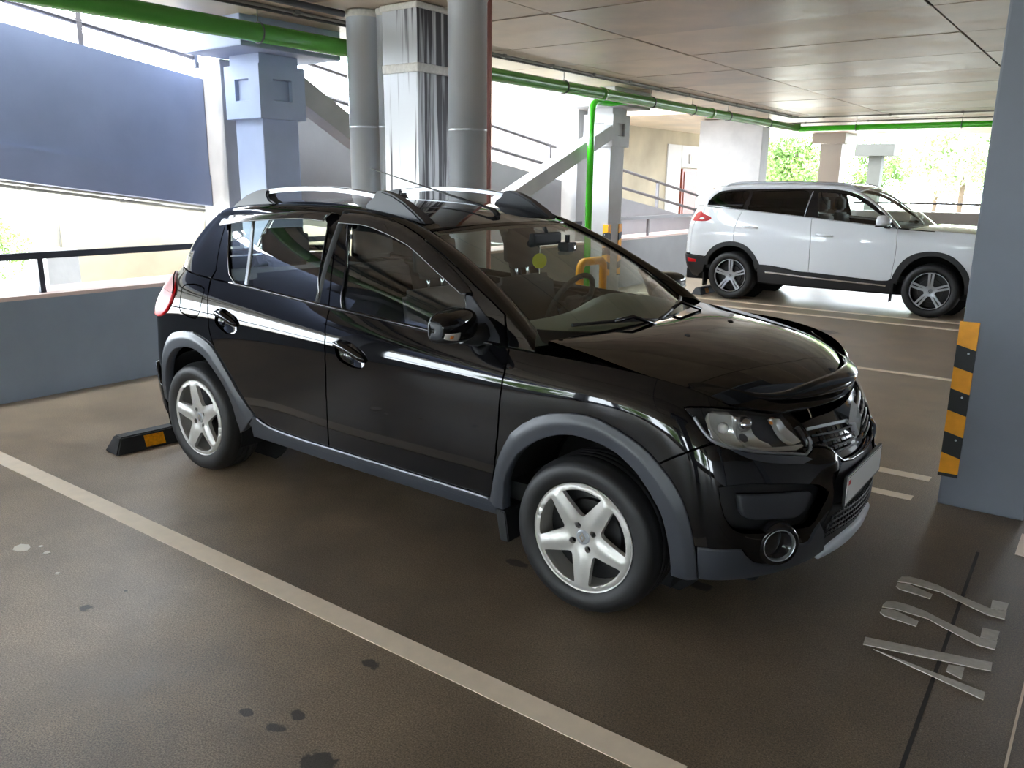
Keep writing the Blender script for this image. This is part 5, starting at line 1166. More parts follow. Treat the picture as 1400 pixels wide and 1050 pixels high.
# A pillars: sheet between screen edge and door frame
dl = arr(C['dtopF'][5:], [[9.5, .75], [9.62, .5], [9.72, .25], [9.8, .02]])
Bp = GH.ev(np.minimum(dl, [99, 3.95])); Bd = np.r_[0, np.cumsum(np.linalg.norm(np.diff(Bp, axis=0), axis=1))]; Bd /= Bd[-1]
def ap(s, t):
    b = np.array([np.interp(s, Bd, Bp[:, k]) for k in range(3)]); b[1] += .004
    a = WS.ev([[0, 4.12 * (1 - s) - .05]])[0] + np.array([0, -.012, .004])
    bul = 4 * t * (1 - t); return a * (1 - t) + b * t + np.array([.006, -.012, .012]) * bul
acc = MeshAcc(); grid_surf(acc, ap, 40, 10)
if np.vstack(acc.N)[5][1] > 0: acc.N = [-n for n in acc.N]; acc.F = [f[::-1] for f in acc.F]
acc.build('windscreen_pillar', M_black, CAR); acc.mirrored().build('windscreen_pillar', M_black, CAR)
# cowl between bonnet and screen
def cowl(s, t):
    u = 8 * s; a = WS.ev([[u, 0.05]])[0]; hv = 10 * s; b = HOODF.ev([[0.06, hv]])[0]; p = a * (1 - t) + b * t; p[2] -= .022 * math.sin(math.pi * min(1, t * 1.15)) + .004 + .012 * t; return p
acc = MeshAcc(); grid_surf(acc, cowl, 30, 8)
if np.vstack(acc.N)[5][2] < 0: acc.N = [-n for n in acc.N]; acc.F = [f[::-1] for f in acc.F]
acc.build('cowl', M_plastd, CAR)
# glazing
gf = part('front_window', M_glass, CAR, [dict(loop=W_f, off=-.008, gap=0, depth=.004, **G_)])
gr_ = part('rear_door_window', M_glass, CAR, [dict(loop=W_r, off=-.008, gap=0, depth=.004, **G_)])
dv = C['divider']; wv = np.array([.05, 0])
part('window_divider', M_satin, CAR, [dict(loop=arr(dv - wv * .45, rev(dv) + wv * .45), off=.0005, gap=0, depth=.01, h=.012, hb=.01, **G_)])
for nm, lp in (('front_window_seal', W_f), ('rear_window_seal', W_r)):
    q = GH.ev(lp); P, n = GH.nrm(lp); P = P + n * sG * .001
    o = tube(nm, [tuple(p) for p in P[::1]], .0055, M_gloss, CAR, 6, closed=True); mir_obj(o, CAR)
P, n = GH.nrm(np.array([[u, .02] for u in np.linspace(5.75, 9.30, 40)])); P = P + n * sG * .003
o = tube('belt_moulding', [tuple(p) for p in P], .008, M_gloss, CAR, 8); mir_obj(o, CAR)
# rain visors
for nm, a, b in (('front_rain_visor', 'visF_top', 'visF_bot'), ('rear_rain_visor', 'visR_top', 'visR_bot')):
    lo_ = arr(C[a], rev(C[b])); vb = C[b]
    def tilt(uv, P, A=C[a], Bq=C[b]):
        ta = np.interp(uv[:, 0], A[:, 0], A[:, 1]); tb = np.interp(uv[:, 0], Bq[:, 0], Bq[:, 1]); s = np.clip((ta - uv[:, 1]) / (ta - tb + 1e-6), 0, 1); return .004 + .026 * np.sqrt(s)
    part(nm, M_visor, CAR, [dict(loop=lo_, off=0, offfn=tilt, gap=0, depth=.006, h=.02, hb=.014, **G_)])
# door handles
def capsule(acc_pts, r): return acc_pts
for nm, key, (ua, va, ub, vb_) in (('front_door_handle', 'hf', (7.50, 5.0, 7.90, 4.70)), ('rear_door_handle', 'hr', (5.62, 5.08, 5.99, 4.86))):
    acc = MeshAcc(); lp = C[key][:-1]; cc = lp.mean(0)
    panel(acc, LOW, lp, off=-.012, gap=-.004, h=.012, hb=.01, sgn=sL, offfn=lambda uv, P, cc=cc, lp=lp: -.022 * np.clip(1 - (((uv[:, 0] - cc[0]) / .2) ** 2 + ((uv[:, 1] - cc[1]) / .36) ** 2), 0, 1))
    cup = acc.build('handle_cup', M_black, CAR); acc.mirrored().build('handle_cup', M_black, CAR)
    us = np.linspace(0, 1, 9); pts = np.stack([ua + (ub - ua) * us, va + (vb_ - va) * us + .10 * np.sin(math.pi * us)], 1); P, n = LOW.nrm(pts); P = P + n * sL * (.004 + .016 * np.sin(math.pi * us))[:, None]
    bm = bmesh.new(); tube_bm(bm, [tuple(p) for p in P], [.012, .017, .019, .020, .020, .020, .019, .017, .011], 12); o = from_bm(nm, bm, M_black, CAR, True); mir_obj(o, CAR)
# cladding
def chamfer(o_, i_):
    def f(uv, P):
        k = np.array([.35, .165]); do = np.min(np.hypot(*((uv[:, None] - rs_n(o_, 200)[None]) * k).transpose(2, 0, 1)), axis=1); di = np.min(np.hypot(*((uv[:, None] - rs_n(i_, 200)[None]) * k).transpose(2, 0, 1)), axis=1)
        t = do / (do + di + 1e-6); return np.clip(t / .42, 0, 1) * .016
    return f
part('front_arch_cladding', M_plast, CAR, [dict(loop=arr(aFo, rev(aFi)), off=.007, offfn=chamfer(aFo, aFi), depth=.05, gap=0, rnd=.005, h=.012, hb=.010, **D)])
part('rear_arch_cladding', M_plast, CAR, [dict(loop=arr(aRo, rev(aRi)), off=.007, offfn=chamfer(aRo, aRi), depth=.05, gap=0, rnd=.005, h=.012, hb=.010, **D)])
uu = np.linspace(5.98, 9.36, 30)
st_ = lambda u: np.interp(u, C['sill_top'][:, 0], C['sill_top'][:, 1]); sl_ = lambda u: np.interp(u, C['sill_low'][:, 0], C['sill_low'][:, 1])
sk = part('side_skirt', M_mount, CAR, [dict(loop=arr([[u, st_(u) - .02] for u in uu], [[u, sl_(u)] for u in uu[::-1]]), off=.010, gap=0, depth=.03, rnd=.003, **D), dict(loop=arr([[u, sl_(u) - .02] for u in uu], [[u, 1.22] for u in uu[::-1]]), off=.002, gap=0, depth=.03, rnd=.004, **D)])
P, n = LOW.nrm(np.array([[u, st_(u) + .012] for u in np.linspace(6.12, 9.28, 50)])); P = P + n * sL * .006
o = tube('sill_highlight', [tuple(p) for p in P], .0045, M_satin, CAR, 6); mir_obj(o, CAR)  # added bright tube standing in for the highlight along the sill edge
# inner shell behind the gaps
sh = arr([[u, 5.95] for u in np.linspace(2.9, 11.9, 40)], [[12.2, 5.0], [12.3, 2.4]], rev(aFo[[i for i in range(60) if aFo[i, 0] < 12.2]]), [[9.2, 1.0], [6.2, 1.0]], rev(aRo), [[3.3, 1.6], [2.9, 2.5]])
part('inner_shell', M_liner, CAR, [dict(loop=sh, off=-.03, gap=0, h=.06, hb=.03, **D)])
# underbody and wheel wells
box('underbody', (-3.02, -.66, .24), (.62, .66, .34), M_liner, CAR, .03)
for xw, rr_ in ((0.0, .405), (-2.589, .37)):
    for sd in (-1, 1):
        acc = MeshAcc()
        grid_surf(acc, lambda s, t: (xw - .03 * (xw == 0) + rr_ * math.cos(-.35 + s * (math.pi + .7)), sd * (.80 - .37 * t), .33 + rr_ * math.sin(-.35 + s * (math.pi + .7))), 30, 4)
        acc.build('wheel_well', M_liner, CAR)
        bm = bmesh.new(); lathe_bm(bm, [(.001, 0), (rr_, 0)], 40, 'y', (xw, sd * .44, .33)); from_bm('wheel_well_back', bm, M_liner, CAR)
# mud flap
prism('mud_flap', [(-.415, .33), (-.365, .33), (-.345, .20), (-.39, .20)], 1, -.86, -.72, M_plastd, CAR, .004); prism('mud_flap', [(-.415, .33), (-.365, .33), (-.345, .20), (-.39, .20)], 1, .72, .86, M_plastd, CAR, .004)

# ---- front end
horn = np.array([(14.85, 3.93), (14.72, 3.72), (14.64, 3.5), (14.61, 3.2), (14.57, 2.9)])
ab = aFm[[i for i in range(60) if aFm[i, 0] > 11.36 and aFm[i, 1] < 3.78 and aFm[i, 1] > 2.2]]
bl = arr(bg_, hb_[8:], C['hl_in'][1:2], C['grille_bot'][:8], horn, rev(C['lowband_top']), rev(ab))
def bfn(uv, P):   # horizontal crease with the body bulging above the fog pocket and at the horns
    a = np.exp(-((uv[:, 0] - 14.55) / .30) ** 2 - ((uv[:, 1] - 4.2) / .45) ** 2) * .022
    return a
fb = part('front_bumper', M_black, CAR, [dict(loop=bl, holes=[C['pocket'][:-1]], depth=.03, offfn=bfn, h=.022, **D)])
part('bumper_vent_back', M_plastd, CAR, [dict(loop=C['pocket'][:-1], off=-.045, gap=-.01, h=.03, **D)])
part('bumper_vent_cover', M_plast, CAR, [dict(loop=C['block'][:-1], off=-.016, gap=0, depth=.03, rnd=.008, h=.03, **D)])
lbt = C['lowband_top']
lb = arr(lbt[:-4], [[14.35, 2.2], [14.45, 1.75], [14.5, 1.35], [14.2, 1.12], [13.5, 1.1], [12.8, 1.15], [12.1, 1.12]])
part('lower_bumper', M_plast, CAR, [dict(loop=lb, off=.006, gap=0, depth=.04, rnd=.006, **D)])
# centre section across the car
N_ = dict(S=NOSE, sgn=sN)
sym = lambda a: arr(a, [[12 - p[0], p[1]] for p in np.asarray(a)[::-1]])
cen = sym(arr(nz([[14.5, 1.35], [14.45, 1.75], [14.35, 2.2]]), nz(rev(horn)) * 1.0, nz(C['grille_bot'][7:8]), [[5.3, 4.02], [5.8, 3.98]]))
part('bumper_centre', M_plastd, CAR, [dict(loop=cen, off=-.008, gap=0, depth=.03, **N_)], mirror=False)
skd = sym(np.array([(4.38, 1.02), (4.5, 1.30), (4.75, 1.52), (5.2, 1.62), (6.0, 1.66)]))
skd = arr(skd, [[7.55, .98], [6.8, .84], [6.0, .80], [5.2, .84], [4.5, .96]])
part('skid_plate', M_skid, CAR, [dict(loop=skd, off=.014, gap=0, depth=.03, rnd=.008, **N_)], mirror=False)
# lower mesh grille: hexagon-like slats
mg = sym(np.array([(4.18, 1.80), (4.28, 2.15), (4.45, 2.45), (4.62, 2.72), (5.0, 2.62), (5.6, 2.55), (6.0, 2.52)]))
mg = arr(mg, [[7.75, 1.80], [7.2, 1.88], [6.0, 1.92], [4.8, 1.88]])
lg = part('lower_grille', M_liner, CAR, [dict(loop=mg, off=-.004, gap=0, depth=.01, **N_)], mirror=False)[0]
for v in (2.02, 2.16, 2.30, 2.44):
    P, n = NOSE.nrm(np.array([[u, v] for u in np.linspace(4.28 + (v - 1.9) * .5, 7.72 - (v - 1.9) * .5, 24)])); P = P + n * sN * .002
    tube('mesh_bar', [tuple(p) for p in P], .004, M_plastd, lg, 5)
for u in np.linspace(4.45, 7.55, 27):
    v1 = 1.95; v2 = min(2.52, 1.95 + (min(u, 12 - u) - 4.2) * 1.4)
    P, n = NOSE.nrm(np.array([[u, v1], [u, v2]])); P = P + n * sN * .002; tube('mesh_bar', [tuple(p) for p in P], .0035, M_plastd, lg, 5)
# upper grille
gt = nz(C['grille_top']); gup = sym(arr([[4.24, 4.92]], nz(C['hl_in'][2:7]), [[4.30, 5.75], [4.7, 5.88], [5.2, 5.93], [5.6, 5.95]]))
ug = arr(gup, [[7.6, 4.85], [7.44, 4.79], [7.3, 4.5], [7.1, 4.12], [6.7, 4.02], [6, 3.98], [5.3, 4.02], [4.9, 4.12], [4.7, 4.5], [4.56, 4.79], [4.4, 4.85]])
ugo = part('upper_grille', M_gloss, CAR, [dict(loop=ug, off=-.012, gap=0, depth=.03, **N_)], mirror=False)[0]
# polished bar, slats, frame
def nose_tube(nm, uvs, r, m, par, lift=.004, n=8):
    P, nn = NOSE.nrm(np.array(uvs)); P = P + nn * sN * lift; return tube(nm, [tuple(p) for p in P], r, m, par, n)
for sgn_ in (0, 1):
    f = lambda u: (12 - u) if sgn_ else u
    part('grille_bar', M_satin, ugo, [dict(loop=np.array([(f(u), v) for u, v in arr([[4.28, 5.46], [4.28, 5.56], [4.7, 5.58], [5.2, 5.56], [5.72, 5.48]], [[5.72, 5.38], [5.2, 5.46], [4.7, 5.48]])]), off=.004, gap=0, depth=.012, h=.02, **N_)], mirror=False)
    for v0, ua, ub in ((5.20, 4.32, 5.74), (4.95, 4.55, 5.76), (4.72, 4.68, 5.78), (4.50, 4.78, 5.80)):
        nose_tube('grille_slat', [(f(ua + (ub - ua) * s), v0 + (.06 * (1 - s))) for s in np.linspace(0, 1, 10)], .0045, M_plast, ugo, .002)
    for u in (4.62, 4.98, 5.35):
        nose_tube('grille_rib', [(f(u), v) for v in np.linspace(4.75 if u < 4.7 else 4.45, 5.42, 6)], .003, M_plastd, ugo, -.002)
edge = arr([[4.24, 4.95], [4.35, 4.91], [4.5, 4.84], [4.62, 4.68], [4.76, 4.40], [4.94, 4.12], [5.3, 4.03], [6, 3.99]]); edge = arr(edge, [[12 - p[0], p[1]] for p in edge[-2::-1]])
nose_tube('grille_edge', edge, .007, M_gloss, ugo, .004)
# badge: a hollow faceted lozenge
bx_, bz_ = .736, .735
def lozenge():
    H, Wd = .078, .060; h2, w2 = .040, .026; th = .018
    bm = bmesh.new()
    o = [(0, H), (Wd, 0), (0, -H), (-Wd, 0)]; i = [(0, h2), (w2, 0), (0, -h2), (-w2, 0)]; mdl = [((a[0] + b[0]) / 2, (a[1] + b[1]) / 2) for a, b in zip(o, i)]
    tl_ = lambda z: -.16 * z
    vo = [bm.verts.new((bx_ - .004 + tl_(z), y, bz_ + z)) for y, z in o]; vm = [bm.verts.new((bx_ + th + tl_(z), y, bz_ + z)) for y, z in mdl]; vi = [bm.verts.new((bx_ - .004 + tl_(z), y, bz_ + z)) for y, z in i]
    for k in range(4):
        j = (k + 1) % 4; bm.faces.new((vo[k], vo[j], vm[j], vm[k])); bm.faces.new((vm[k], vm[j], vi[j], vi[k])); bm.faces.new((vi[k], vi[j], vo[j], vo[k]))
    return bm
from_bm('badge', lozenge(), M_badge, ugo)
# bonnet deflector: raised gloss strip in front of the bonnet
dq = [0, .1, .27, .42, .56, .70]; dxt = [.655, .648, .61, .56, .455, .33]; dzt = [.927, .926, .915, .902, .922, .952]; dxb = [.70, .694, .655, .588, .472, .338]; dzb = [.860, .861, .868, .876, .895, .925]
dco = {k: np.polyfit(np.array(dq) ** 2, v, 4) for k, v in (('xt', dxt), ('zt', dzt), ('xb', dxb), ('zb', dzb))}
def defl(s, t):
    y = -.70 + 1.40 * s; q = y * y; f = lambda k: float(np.polyval(dco[k], q))
    x = f('xt') * (1 - t) + f('xb') * t + (.006 + .030 * max(0, 1 - (abs(y) / .52) ** 2)) * math.sin(math.pi * t); z = f('zt') * (1 - t) + f('zb') * t
    return (x, y, z)
acc = MeshAcc(); grid_surf(acc, defl, 60, 12)
if np.vstack(acc.N)[30 * 12 + 5][0] < 0: acc.N = [-n for n in acc.N]; acc.F = [f[::-1] for f in acc.F]
df = acc.build('hood_deflector', M_gloss, CAR); so = df.modifiers.new('thickness', 'SOLIDIFY'); so.thickness = .004
# badge bridge under the deflector
part('hood_lip', M_black, CAR, [dict(loop=sym(np.array([(3.95, 6.0), (4.3, 5.80), (4.7, 5.90), (5.3, 5.97), (6, 5.99)])), off=.004, gap=0, h=.03, **N_)], mirror=False) if False else None
# number plate
t = box('number_plate', (.788, -.265, .455), (.800, .265, .580), M_plastd, CAR, .004)
box('plate_face', (.800, -.26, .463), (.8025, .26, .575), M_plate, t, .001)
for (y0, y1, z0, z1) in ((-.256, .256, .5705, .5725), (-.256, .256, .4655, .4675), (-.256, -.254, .4655, .5725), (.254, .256, .4655, .5725)): box('plate_border', (.8025, y0, z0), (.8032, y1, z1), M_ink, t)
box('flag_patch', (.8025, -.245, .540), (.8032, -.215, .558), M_flagr, t)
# fog lamps
for sd in (-1, 1):
    fw_ = Vector((.72, sd * .69, 0)).normalized(); cpos = Vector((.672, sd * .618, .400)) + fw_ * .012
    t = bpy.data.objects.new('fog_lamp', None); COL.objects.link(t); t.parent = CAR; t.location = cpos; t.rotation_euler = fw_.to_track_quat('-Y', 'Z').to_euler()
    lathe('ring', [(.056, .03), (.057, -.006), (.059, -.009), (.061, -.006), (.062, .03)], M_satin, t, 32); lathe('bezel', [(.060, -.006), (.068, -.010), (.078, .0), (.084, .03)], M_gloss, t, 32)
    lathe('lens', [(.001, -.004), (.03, -.003), (.053, .002)], M_lens, t, 32); lathe('bowl', [(.001, .035), (.03, .03), (.053, .006)], M_gloss, t, 32)
# headlights
HLc = arr(C['hl_bot'], C['hl_in'][1:], C['hl_top'][1:-1]); HLc = np.minimum(HLc, [99, 6.06])
def shrink(l, k): c = l.mean(0); return c + (l - c) * k
for sd in (0, 1):
    a = MeshAcc(); panel(a, LOW, HLc, off=.002, gap=.001, depth=.02, h=.02, sgn=sL); a = a.mirrored() if sd else a
    hl = a.build('headlight', M_lens, CAR)
    a = MeshAcc(); panel(a, LOW, HLc, off=-.075, gap=-.012, depth=-.07, h=.03, sgn=sL); a = a.mirrored() if sd else a
    a.build('lamp_housing', M_lampin, hl)
    # silver rim along the lower edge
    lo2 = arr(C['hl_bot'][2:], C['hl_in'][1:4]); P, n = LOW.nrm(lo2 + np.array([0, .05])); P = P - n * sL * .004
    for nm, ofs, r_, m_ in (('silver_rim', -.006, .006, M_satin),):
        o = tube(nm, [tuple(p * (np.array([1, -1, 1]) if sd else 1)) for p in P], r_, m_, hl, 8)
    def refl(nm, loop, off, m_, bow=.03):
        a = MeshAcc(); loop = np.array(loop, float); cc = loop.mean(0); sp_ = loop.max(0) - loop.min(0)
        panel(a, LOW, loop, off=off, gap=0, depth=.02, h=.014, hb=.012, sgn=sL, offfn=lambda uv, P: -bow * np.clip(1 - (((uv[:, 0] - cc[0]) / sp_[0] * 2) ** 2 + ((uv[:, 1] - cc[1]) / sp_[1] * 2) ** 2), 0, 1))
        a = a.mirrored() if sd else a; return a.build(nm, m_, hl)
    refl('reflector', [(12.14, 5.60), (12.5, 5.78), (12.74, 5.86), (12.80, 5.6), (12.86, 5.3), (12.90, 5.02), (12.6, 4.92), (12.38, 4.98), (12.2, 5.2)], -.030, M_refl, .045)
    refl('reflector', [(12.82, 5.88), (13.22, 5.96), (13.30, 5.7), (13.42, 5.35), (13.55, 5.05), (13.3, 4.96), (12.96, 4.98), (12.92, 5.3), (12.88, 5.6)], -.034, M_refl, .045)
    refl('indicator', [(13.66, 5.98), (13.86, 5.98), (14.08, 5.5), (14.16, 5.15), (13.98, 5.12), (13.86, 5.35)], -.026, M_refl, .012)
    refl('lamp_trim', [(12.9, 4.98), (13.5, 4.94), (13.95, 4.88), (14.14, 4.98), (14.12, 5.06), (13.6, 5.06), (13.0, 5.06)], -.020, M_refl, .0)
    for (u, v), m_, r_ in (((12.5, 5.4), M_clear, .02), ((13.05, 5.75), M_chrome, .028), ((13.74, 5.92), M_amber, .014)):
        P, n = LOW.nrm(np.array([[u, v]])); p = P[0] - n[0] * sL * .04; p = p * np.array([1, -1, 1]) if sd else p
        bm = bmesh.new(); bmesh.ops.create_uvsphere(bm, u_segments=16, v_segments=10, radius=r_); bmesh.ops.translate(bm, verts=bm.verts, vec=tuple(p)); from_bm('bulb', bm, m_, hl, True)
part('headlight_sill', M_plast, CAR, [dict(loop=arr(hb_[9:] - [0, .02], [[14.14, 4.5], [13.9, 4.40], [13.4, 4.52], [12.9, 4.62]]), off=.003, gap=0, depth=.01, **D)])
# washer jets
for sd in (-1, 1):
    bm = bmesh.new(); bmesh.ops.create_uvsphere(bm, u_segments=12, v_segments=8, radius=.012, matrix=Matrix.Translation((.10, sd * .228, 1.030)) @ Matrix.Diagonal((1.3, .9, .7, 1))); from_bm('washer_jet', bm, M_plastd, CAR, True)
# wipers
def wiper(y0, y1, ln):
    a = cowl((y0 + .655) / 1.31, .45); 
    pa = Vector((-.22, y0, 1.03)); 
    pts = []
    for s in np.linspace(0, 1, 8):
        y = y0 + (y1 - y0) * s; uu_ = (y / .655 + 1) * 4; p = WS.ev([[uu_, .10 + .35 * s * (1 - s) * 4 * .35]])[0]; pts.append((p[0] + .008, p[1], p[2] + .014))
    t = tube('wiper', pts, .008, M_plastd, CAR, 6)
    tube('wiper_arm', [(pts[3][0] + .09, pts[3][1] + .1 * (1 if y1 < y0 else -1), pts[3][2] - .02), (pts[3][0] + .03, pts[3][1], pts[3][2] + .02), pts[4]], .009, M_gloss, t, 6)
wiper(.55, -.02, .5); wiper(.0, -.52, .5)
# mirrors
for sd in (-1, 1):
    t = bpy.data.objects.new('wing_mirror', None); COL.objects.link(t); t.parent = CAR; t.location = (-.585, sd * .945, 1.09); t.rotation_euler = (0, 0, sd * math.radians(-12)); t.empty_display_size = .1
    def sup(s, tt, k=1.0):
        a = 2 * math.pi * s; b = math.pi * (tt - .5)
        f = lambda c, e: math.copysign(abs(c) ** e, c)
        cb, sb = f(math.cos(b), .48), f(math.sin(b), .80); ca, sa = f(math.cos(a), .68), f(math.sin(a), .68)
        y = sb * .130; oy = y * sd / .130
        return Vector((cb * ca * (.082 if ca > 0 else .040) * (1 - .12 * oy), y, cb * sa * (.066 - .006 * oy))) * k
    def sup_patch(nm, m_, s0, s1, t0, t1, k, par, nu=14, nv=10):
        bm = bmesh.new(); V = [[bm.verts.new(sup(s0 + (s1 - s0) * i / nu, t0 + (t1 - t0) * j / nv, k)) for j in range(nv + 1)] for i in range(nu + 1)]
        for i in range(nu):
            for j in range(nv): bm.faces.new((V[i][j], V[i + 1][j], V[i + 1][j + 1], V[i][j + 1]))
        o = from_bm(nm, bm, m_, par, True); q = o.modifiers.new('thickness', 'SOLIDIFY'); q.thickness = .003; q.offset = 0; return o
    bm = bmesh.new(); nu, nv = 40, 24
    V = [[bm.verts.new(sup(i / nu, (j + .01) / (nv + .02))) for j in range(nv + 1)] for i in range(nu)]
    for i in range(nu):
        for j in range(nv): bm.faces.new((V[i][j], V[(i + 1) % nu][j], V[(i + 1) % nu][j + 1], V[i][j + 1]))
    from_bm('housing', bm, M_black, t, True)
    tt_ = (lambda a, b: (a, b)) if sd > 0 else (lambda a, b: (1 - b, 1 - a))
    sup_patch('lower_trim', M_plastd, .60, .90, *tt_(.08, .92), 1.012, t)
    sup_patch('edge_trim', M_plast, .30, .66, *tt_(.06, .94), 1.02, t)
    sup_patch('outer_trim', M_plast, -.35, .35, *tt_(.90, .995), 1.012, t)
    o = sup_patch('turn_signal', M_clear, .90, .985, *tt_(.60, .86), 1.02, t)
    sup_patch('amber_bulb', M_amber, .925, .96, *tt_(.70, .76), 1.03, o, 4, 4)
    lathe('mirror_glass', [(.001, 0), (.05, 0), (.054, .002)], M_chrome, t, 28, 'x', (-.0415, 0, 0)).scale = (1, 1.7, .95)
    tube('foot', [(.02, -sd * .06, -.045), (.05, -sd * .11, -.055), (.085, -sd * .15, -.05)], [.035, .042, .05], M_plastd, t, 14)
sl = C['sail']; part('mirror_sail', M_plast, CAR, [dict(loop=np.maximum(sl, [0, .02]), off=.006, gap=0, depth=.01, h=.02, **G_)])
bm = bmesh.new()
# roof rails
RB = [(-2.56, 1.478), (-2.50, 1.515), (-2.42, 1.555), (-2.33, 1.582), (-2.25, 1.594), (-2.225, 1.588), (-2.235, 1.562), (-2.215, 1.538), (-2.16, 1.517), (-2.16, 1.495), (-2.40, 1.478)]
RF = [(-1.47, 1.535), (-1.43, 1.556), (-1.405, 1.592), (-1.37, 1.597), (-1.30, 1.580), (-1.22, 1.545), (-1.14, 1.497), (-1.075, 1.452), (-1.20, 1.462), (-1.40, 1.492), (-1.47, 1.505)]
for sd in (-1, 1):
    t = bpy.data.objects.new('roof_rail', None); COL.objects.link(t); t.parent = CAR; t.empty_display_size = .1
    y = sd * .505
    for nm, pl in (('rear_mount', RB), ('front_mount', RF)):
        bm = bmesh.new(); n_ = len(pl)
        lo_ = [bm.verts.new((x, y - .03 - .012 * (1.59 - z) * 8, z)) for x, z in pl]; hi_ = [bm.verts.new((x, y + .03 + .012 * (1.59 - z) * 8, z)) for x, z in pl]
        bm.faces.new(lo_); bm.faces.new(hi_[::-1])
        for i in range(n_): bm.faces.new((lo_[i], hi_[i], hi_[(i + 1) % n_], lo_[(i + 1) % n_]))
        bmesh.ops.recalc_face_normals(bm, faces=bm.faces); bmesh.ops.bevel(bm, geom=[e for e in bm.edges if len(e.link_faces) == 2 and e.calc_face_angle(0) > .9], offset=.008, segments=2, affect='EDGES')
        from_bm(nm, bm, M_mount, t)
    bm = bmesh.new(); pr = None; xs_ = np.linspace(-2.28, -1.385, 16)
    for x in xs_:
        z = 1.606 - .030 * ((x + 1.86) / .45) ** 2 - .006
        q = [bm.verts.new((x, y + a, z + b)) for a, b in ((-.018, -.012), (.018, -.012), (.018, .008), (.010, .013), (-.010, .013), (-.018, .008))]
        if pr: [bm.faces.new((pr[k], pr[(k + 1) % 6], q[(k + 1) % 6], q[k])) for k in range(6)]
        pr = q
    from_bm('bar', bm, M_satin, t)
    bm = bmesh.new(); pr = None
    for x in np.linspace(-2.2, -1.45, 12):
        z = ROOFF.ev(find_xy(ROOFF, x, y))[0][2] if False else 1.522 - .06 * ((x + 1.85) / .6) ** 2
        q = [bm.verts.new((x, y + a, z + b)) for a, b in ((-.034, -.03), (-.026, .012), (.026, .012), (.034, -.03))]
        if pr: [bm.faces.new((pr[k], pr[k + 1], q[k + 1], q[k])) for k in range(3)]
        pr = q
    from_bm('base_strip', bm, M_black, t)
# aerial
tube('aerial', [(-1.075, 0, 1.475), (-1.10, 0, 1.500), (-1.135, 0, 1.512), (-1.99, 0, 1.708)], [.016, .013, .007, .002], M_plastd, CAR, 8)
# wheels
for xw, yo, rot in ((0.0, .846, 0), (-2.589, .822, 0)):
    wheel(CAR, (0, 0, 0), (xw, -yo, .316), -1, .316, .219, .205, math.radians(-88 + 270) if xw == 0 else math.radians(98 - 90), 'hubcap')
    wheel(CAR, (0, 0, 0), (xw, yo, .316), 1, .316, .219, .205, .4, 'hubcap')

# ---- interior
def cushion(name, pts2, y0, y1, m, parent, bev=.03):
    bm = bmesh.new(); n_ = len(pts2)
    a = [bm.verts.new((x, y0, z)) for x, z in pts2]; b = [bm.verts.new((x, y1, z)) for x, z in pts2]
    bm.faces.new(a); bm.faces.new(b[::-1])
    for i in range(n_): bm.faces.new((a[i], b[i], b[(i + 1) % n_], a[(i + 1) % n_]))
    bmesh.ops.recalc_face_normals(bm, faces=bm.faces); bmesh.ops.bevel(bm, geom=list(bm.edges), offset=bev, segments=3, affect='EDGES'); return from_bm(name, bm, m, parent, True)
def seat(xc, yc, wd, nm):
    t = bpy.data.objects.new(nm, None); COL.objects.link(t); t.parent = CAR; t.empty_display_size = .1
    cushion('cushion', [(xc - .30, .42), (xc + .24, .46), (xc + .24, .60), (xc - .30, .56)], yc - wd, yc + wd, M_seat, t)
    cushion('backrest', [(xc - .26, .50), (xc - .13, .52), (xc - .26, 1.14), (xc - .36, 1.14)], yc - wd, yc + wd, M_seat, t, .035)
    return t
for yc in (-.36, .36):
    t = seat(-.86, yc, .24, 'front_seat'); cushion('headrest', [(-1.23, 1.19), (-1.13, 1.18), (-1.15, 1.40), (-1.24, 1.41)], yc - .14, yc + .14, M_seat, t, .035)
    for dy in (-.05, .05): tube('headrest_post', [(-1.18, yc + dy, 1.10), (-1.19, yc + dy, 1.22)], .007, M_chrome, t, 6)
t = seat(-2.00, 0, .60, 'rear_bench')
for yc in (-.34, .34): cushion('headrest', [(-2.40, 1.17), (-2.28, 1.16), (-2.30, 1.37), (-2.40, 1.38)], yc - .15, yc + .15, M_seat, t, .035)
def dash(s, t):
    y = -.70 + 1.40 * s; q = (abs(y) / .7) ** 2
    prof = [(-.22 - .12 * q, 1.00), (-.36 - .10 * q, 1.035), (-.55 - .06 * q, 1.045), (-.68 - .03 * q, 1.01), (-.72, .93), (-.68, .78), (-.62, .62)]
    k = t * (len(prof) - 1); i = min(int(k), len(prof) - 2); f = k - i
    hump = .055 * math.exp(-((y - .36) / .2) ** 2) * math.exp(-((t - .42) / .2) ** 2)
    return (prof[i][0] * (1 - f) + prof[i + 1][0] * f, y, prof[i][1] * (1 - f) + prof[i + 1][1] * f + hump)
acc = MeshAcc(); grid_surf(acc, dash, 40, 25)
if np.vstack(acc.N)[20 * 25 + 8][2] < 0: acc.N = [-n for n in acc.N]; acc.F = [f[::-1] for f in acc.F]
acc.build('dashboard', M_dash, CAR)
sw = bpy.data.objects.new('steering_wheel', None); COL.objects.link(sw); sw.parent = CAR; sw.location = (-.86, .36, 1.00); sw.rotation_euler = (0, math.radians(-64), 0)
tube('rim', [(.185 * math.cos(a), .185 * math.sin(a), 0) for a in np.linspace(0, 2 * math.pi, 40, endpoint=False)], .015, M_trim, sw, 10, closed=True)
box('hub', (-.06, -.07, -.03), (.06, .07, .015), M_trim, sw, .02)
for a in (0.2, math.pi - .2, -math.pi / 2): tube('spoke', [(.04 * math.sin(a), .04 * math.cos(a), 0), (.18 * math.sin(a), .18 * math.cos(a), 0)], .016, M_trim, sw, 8)
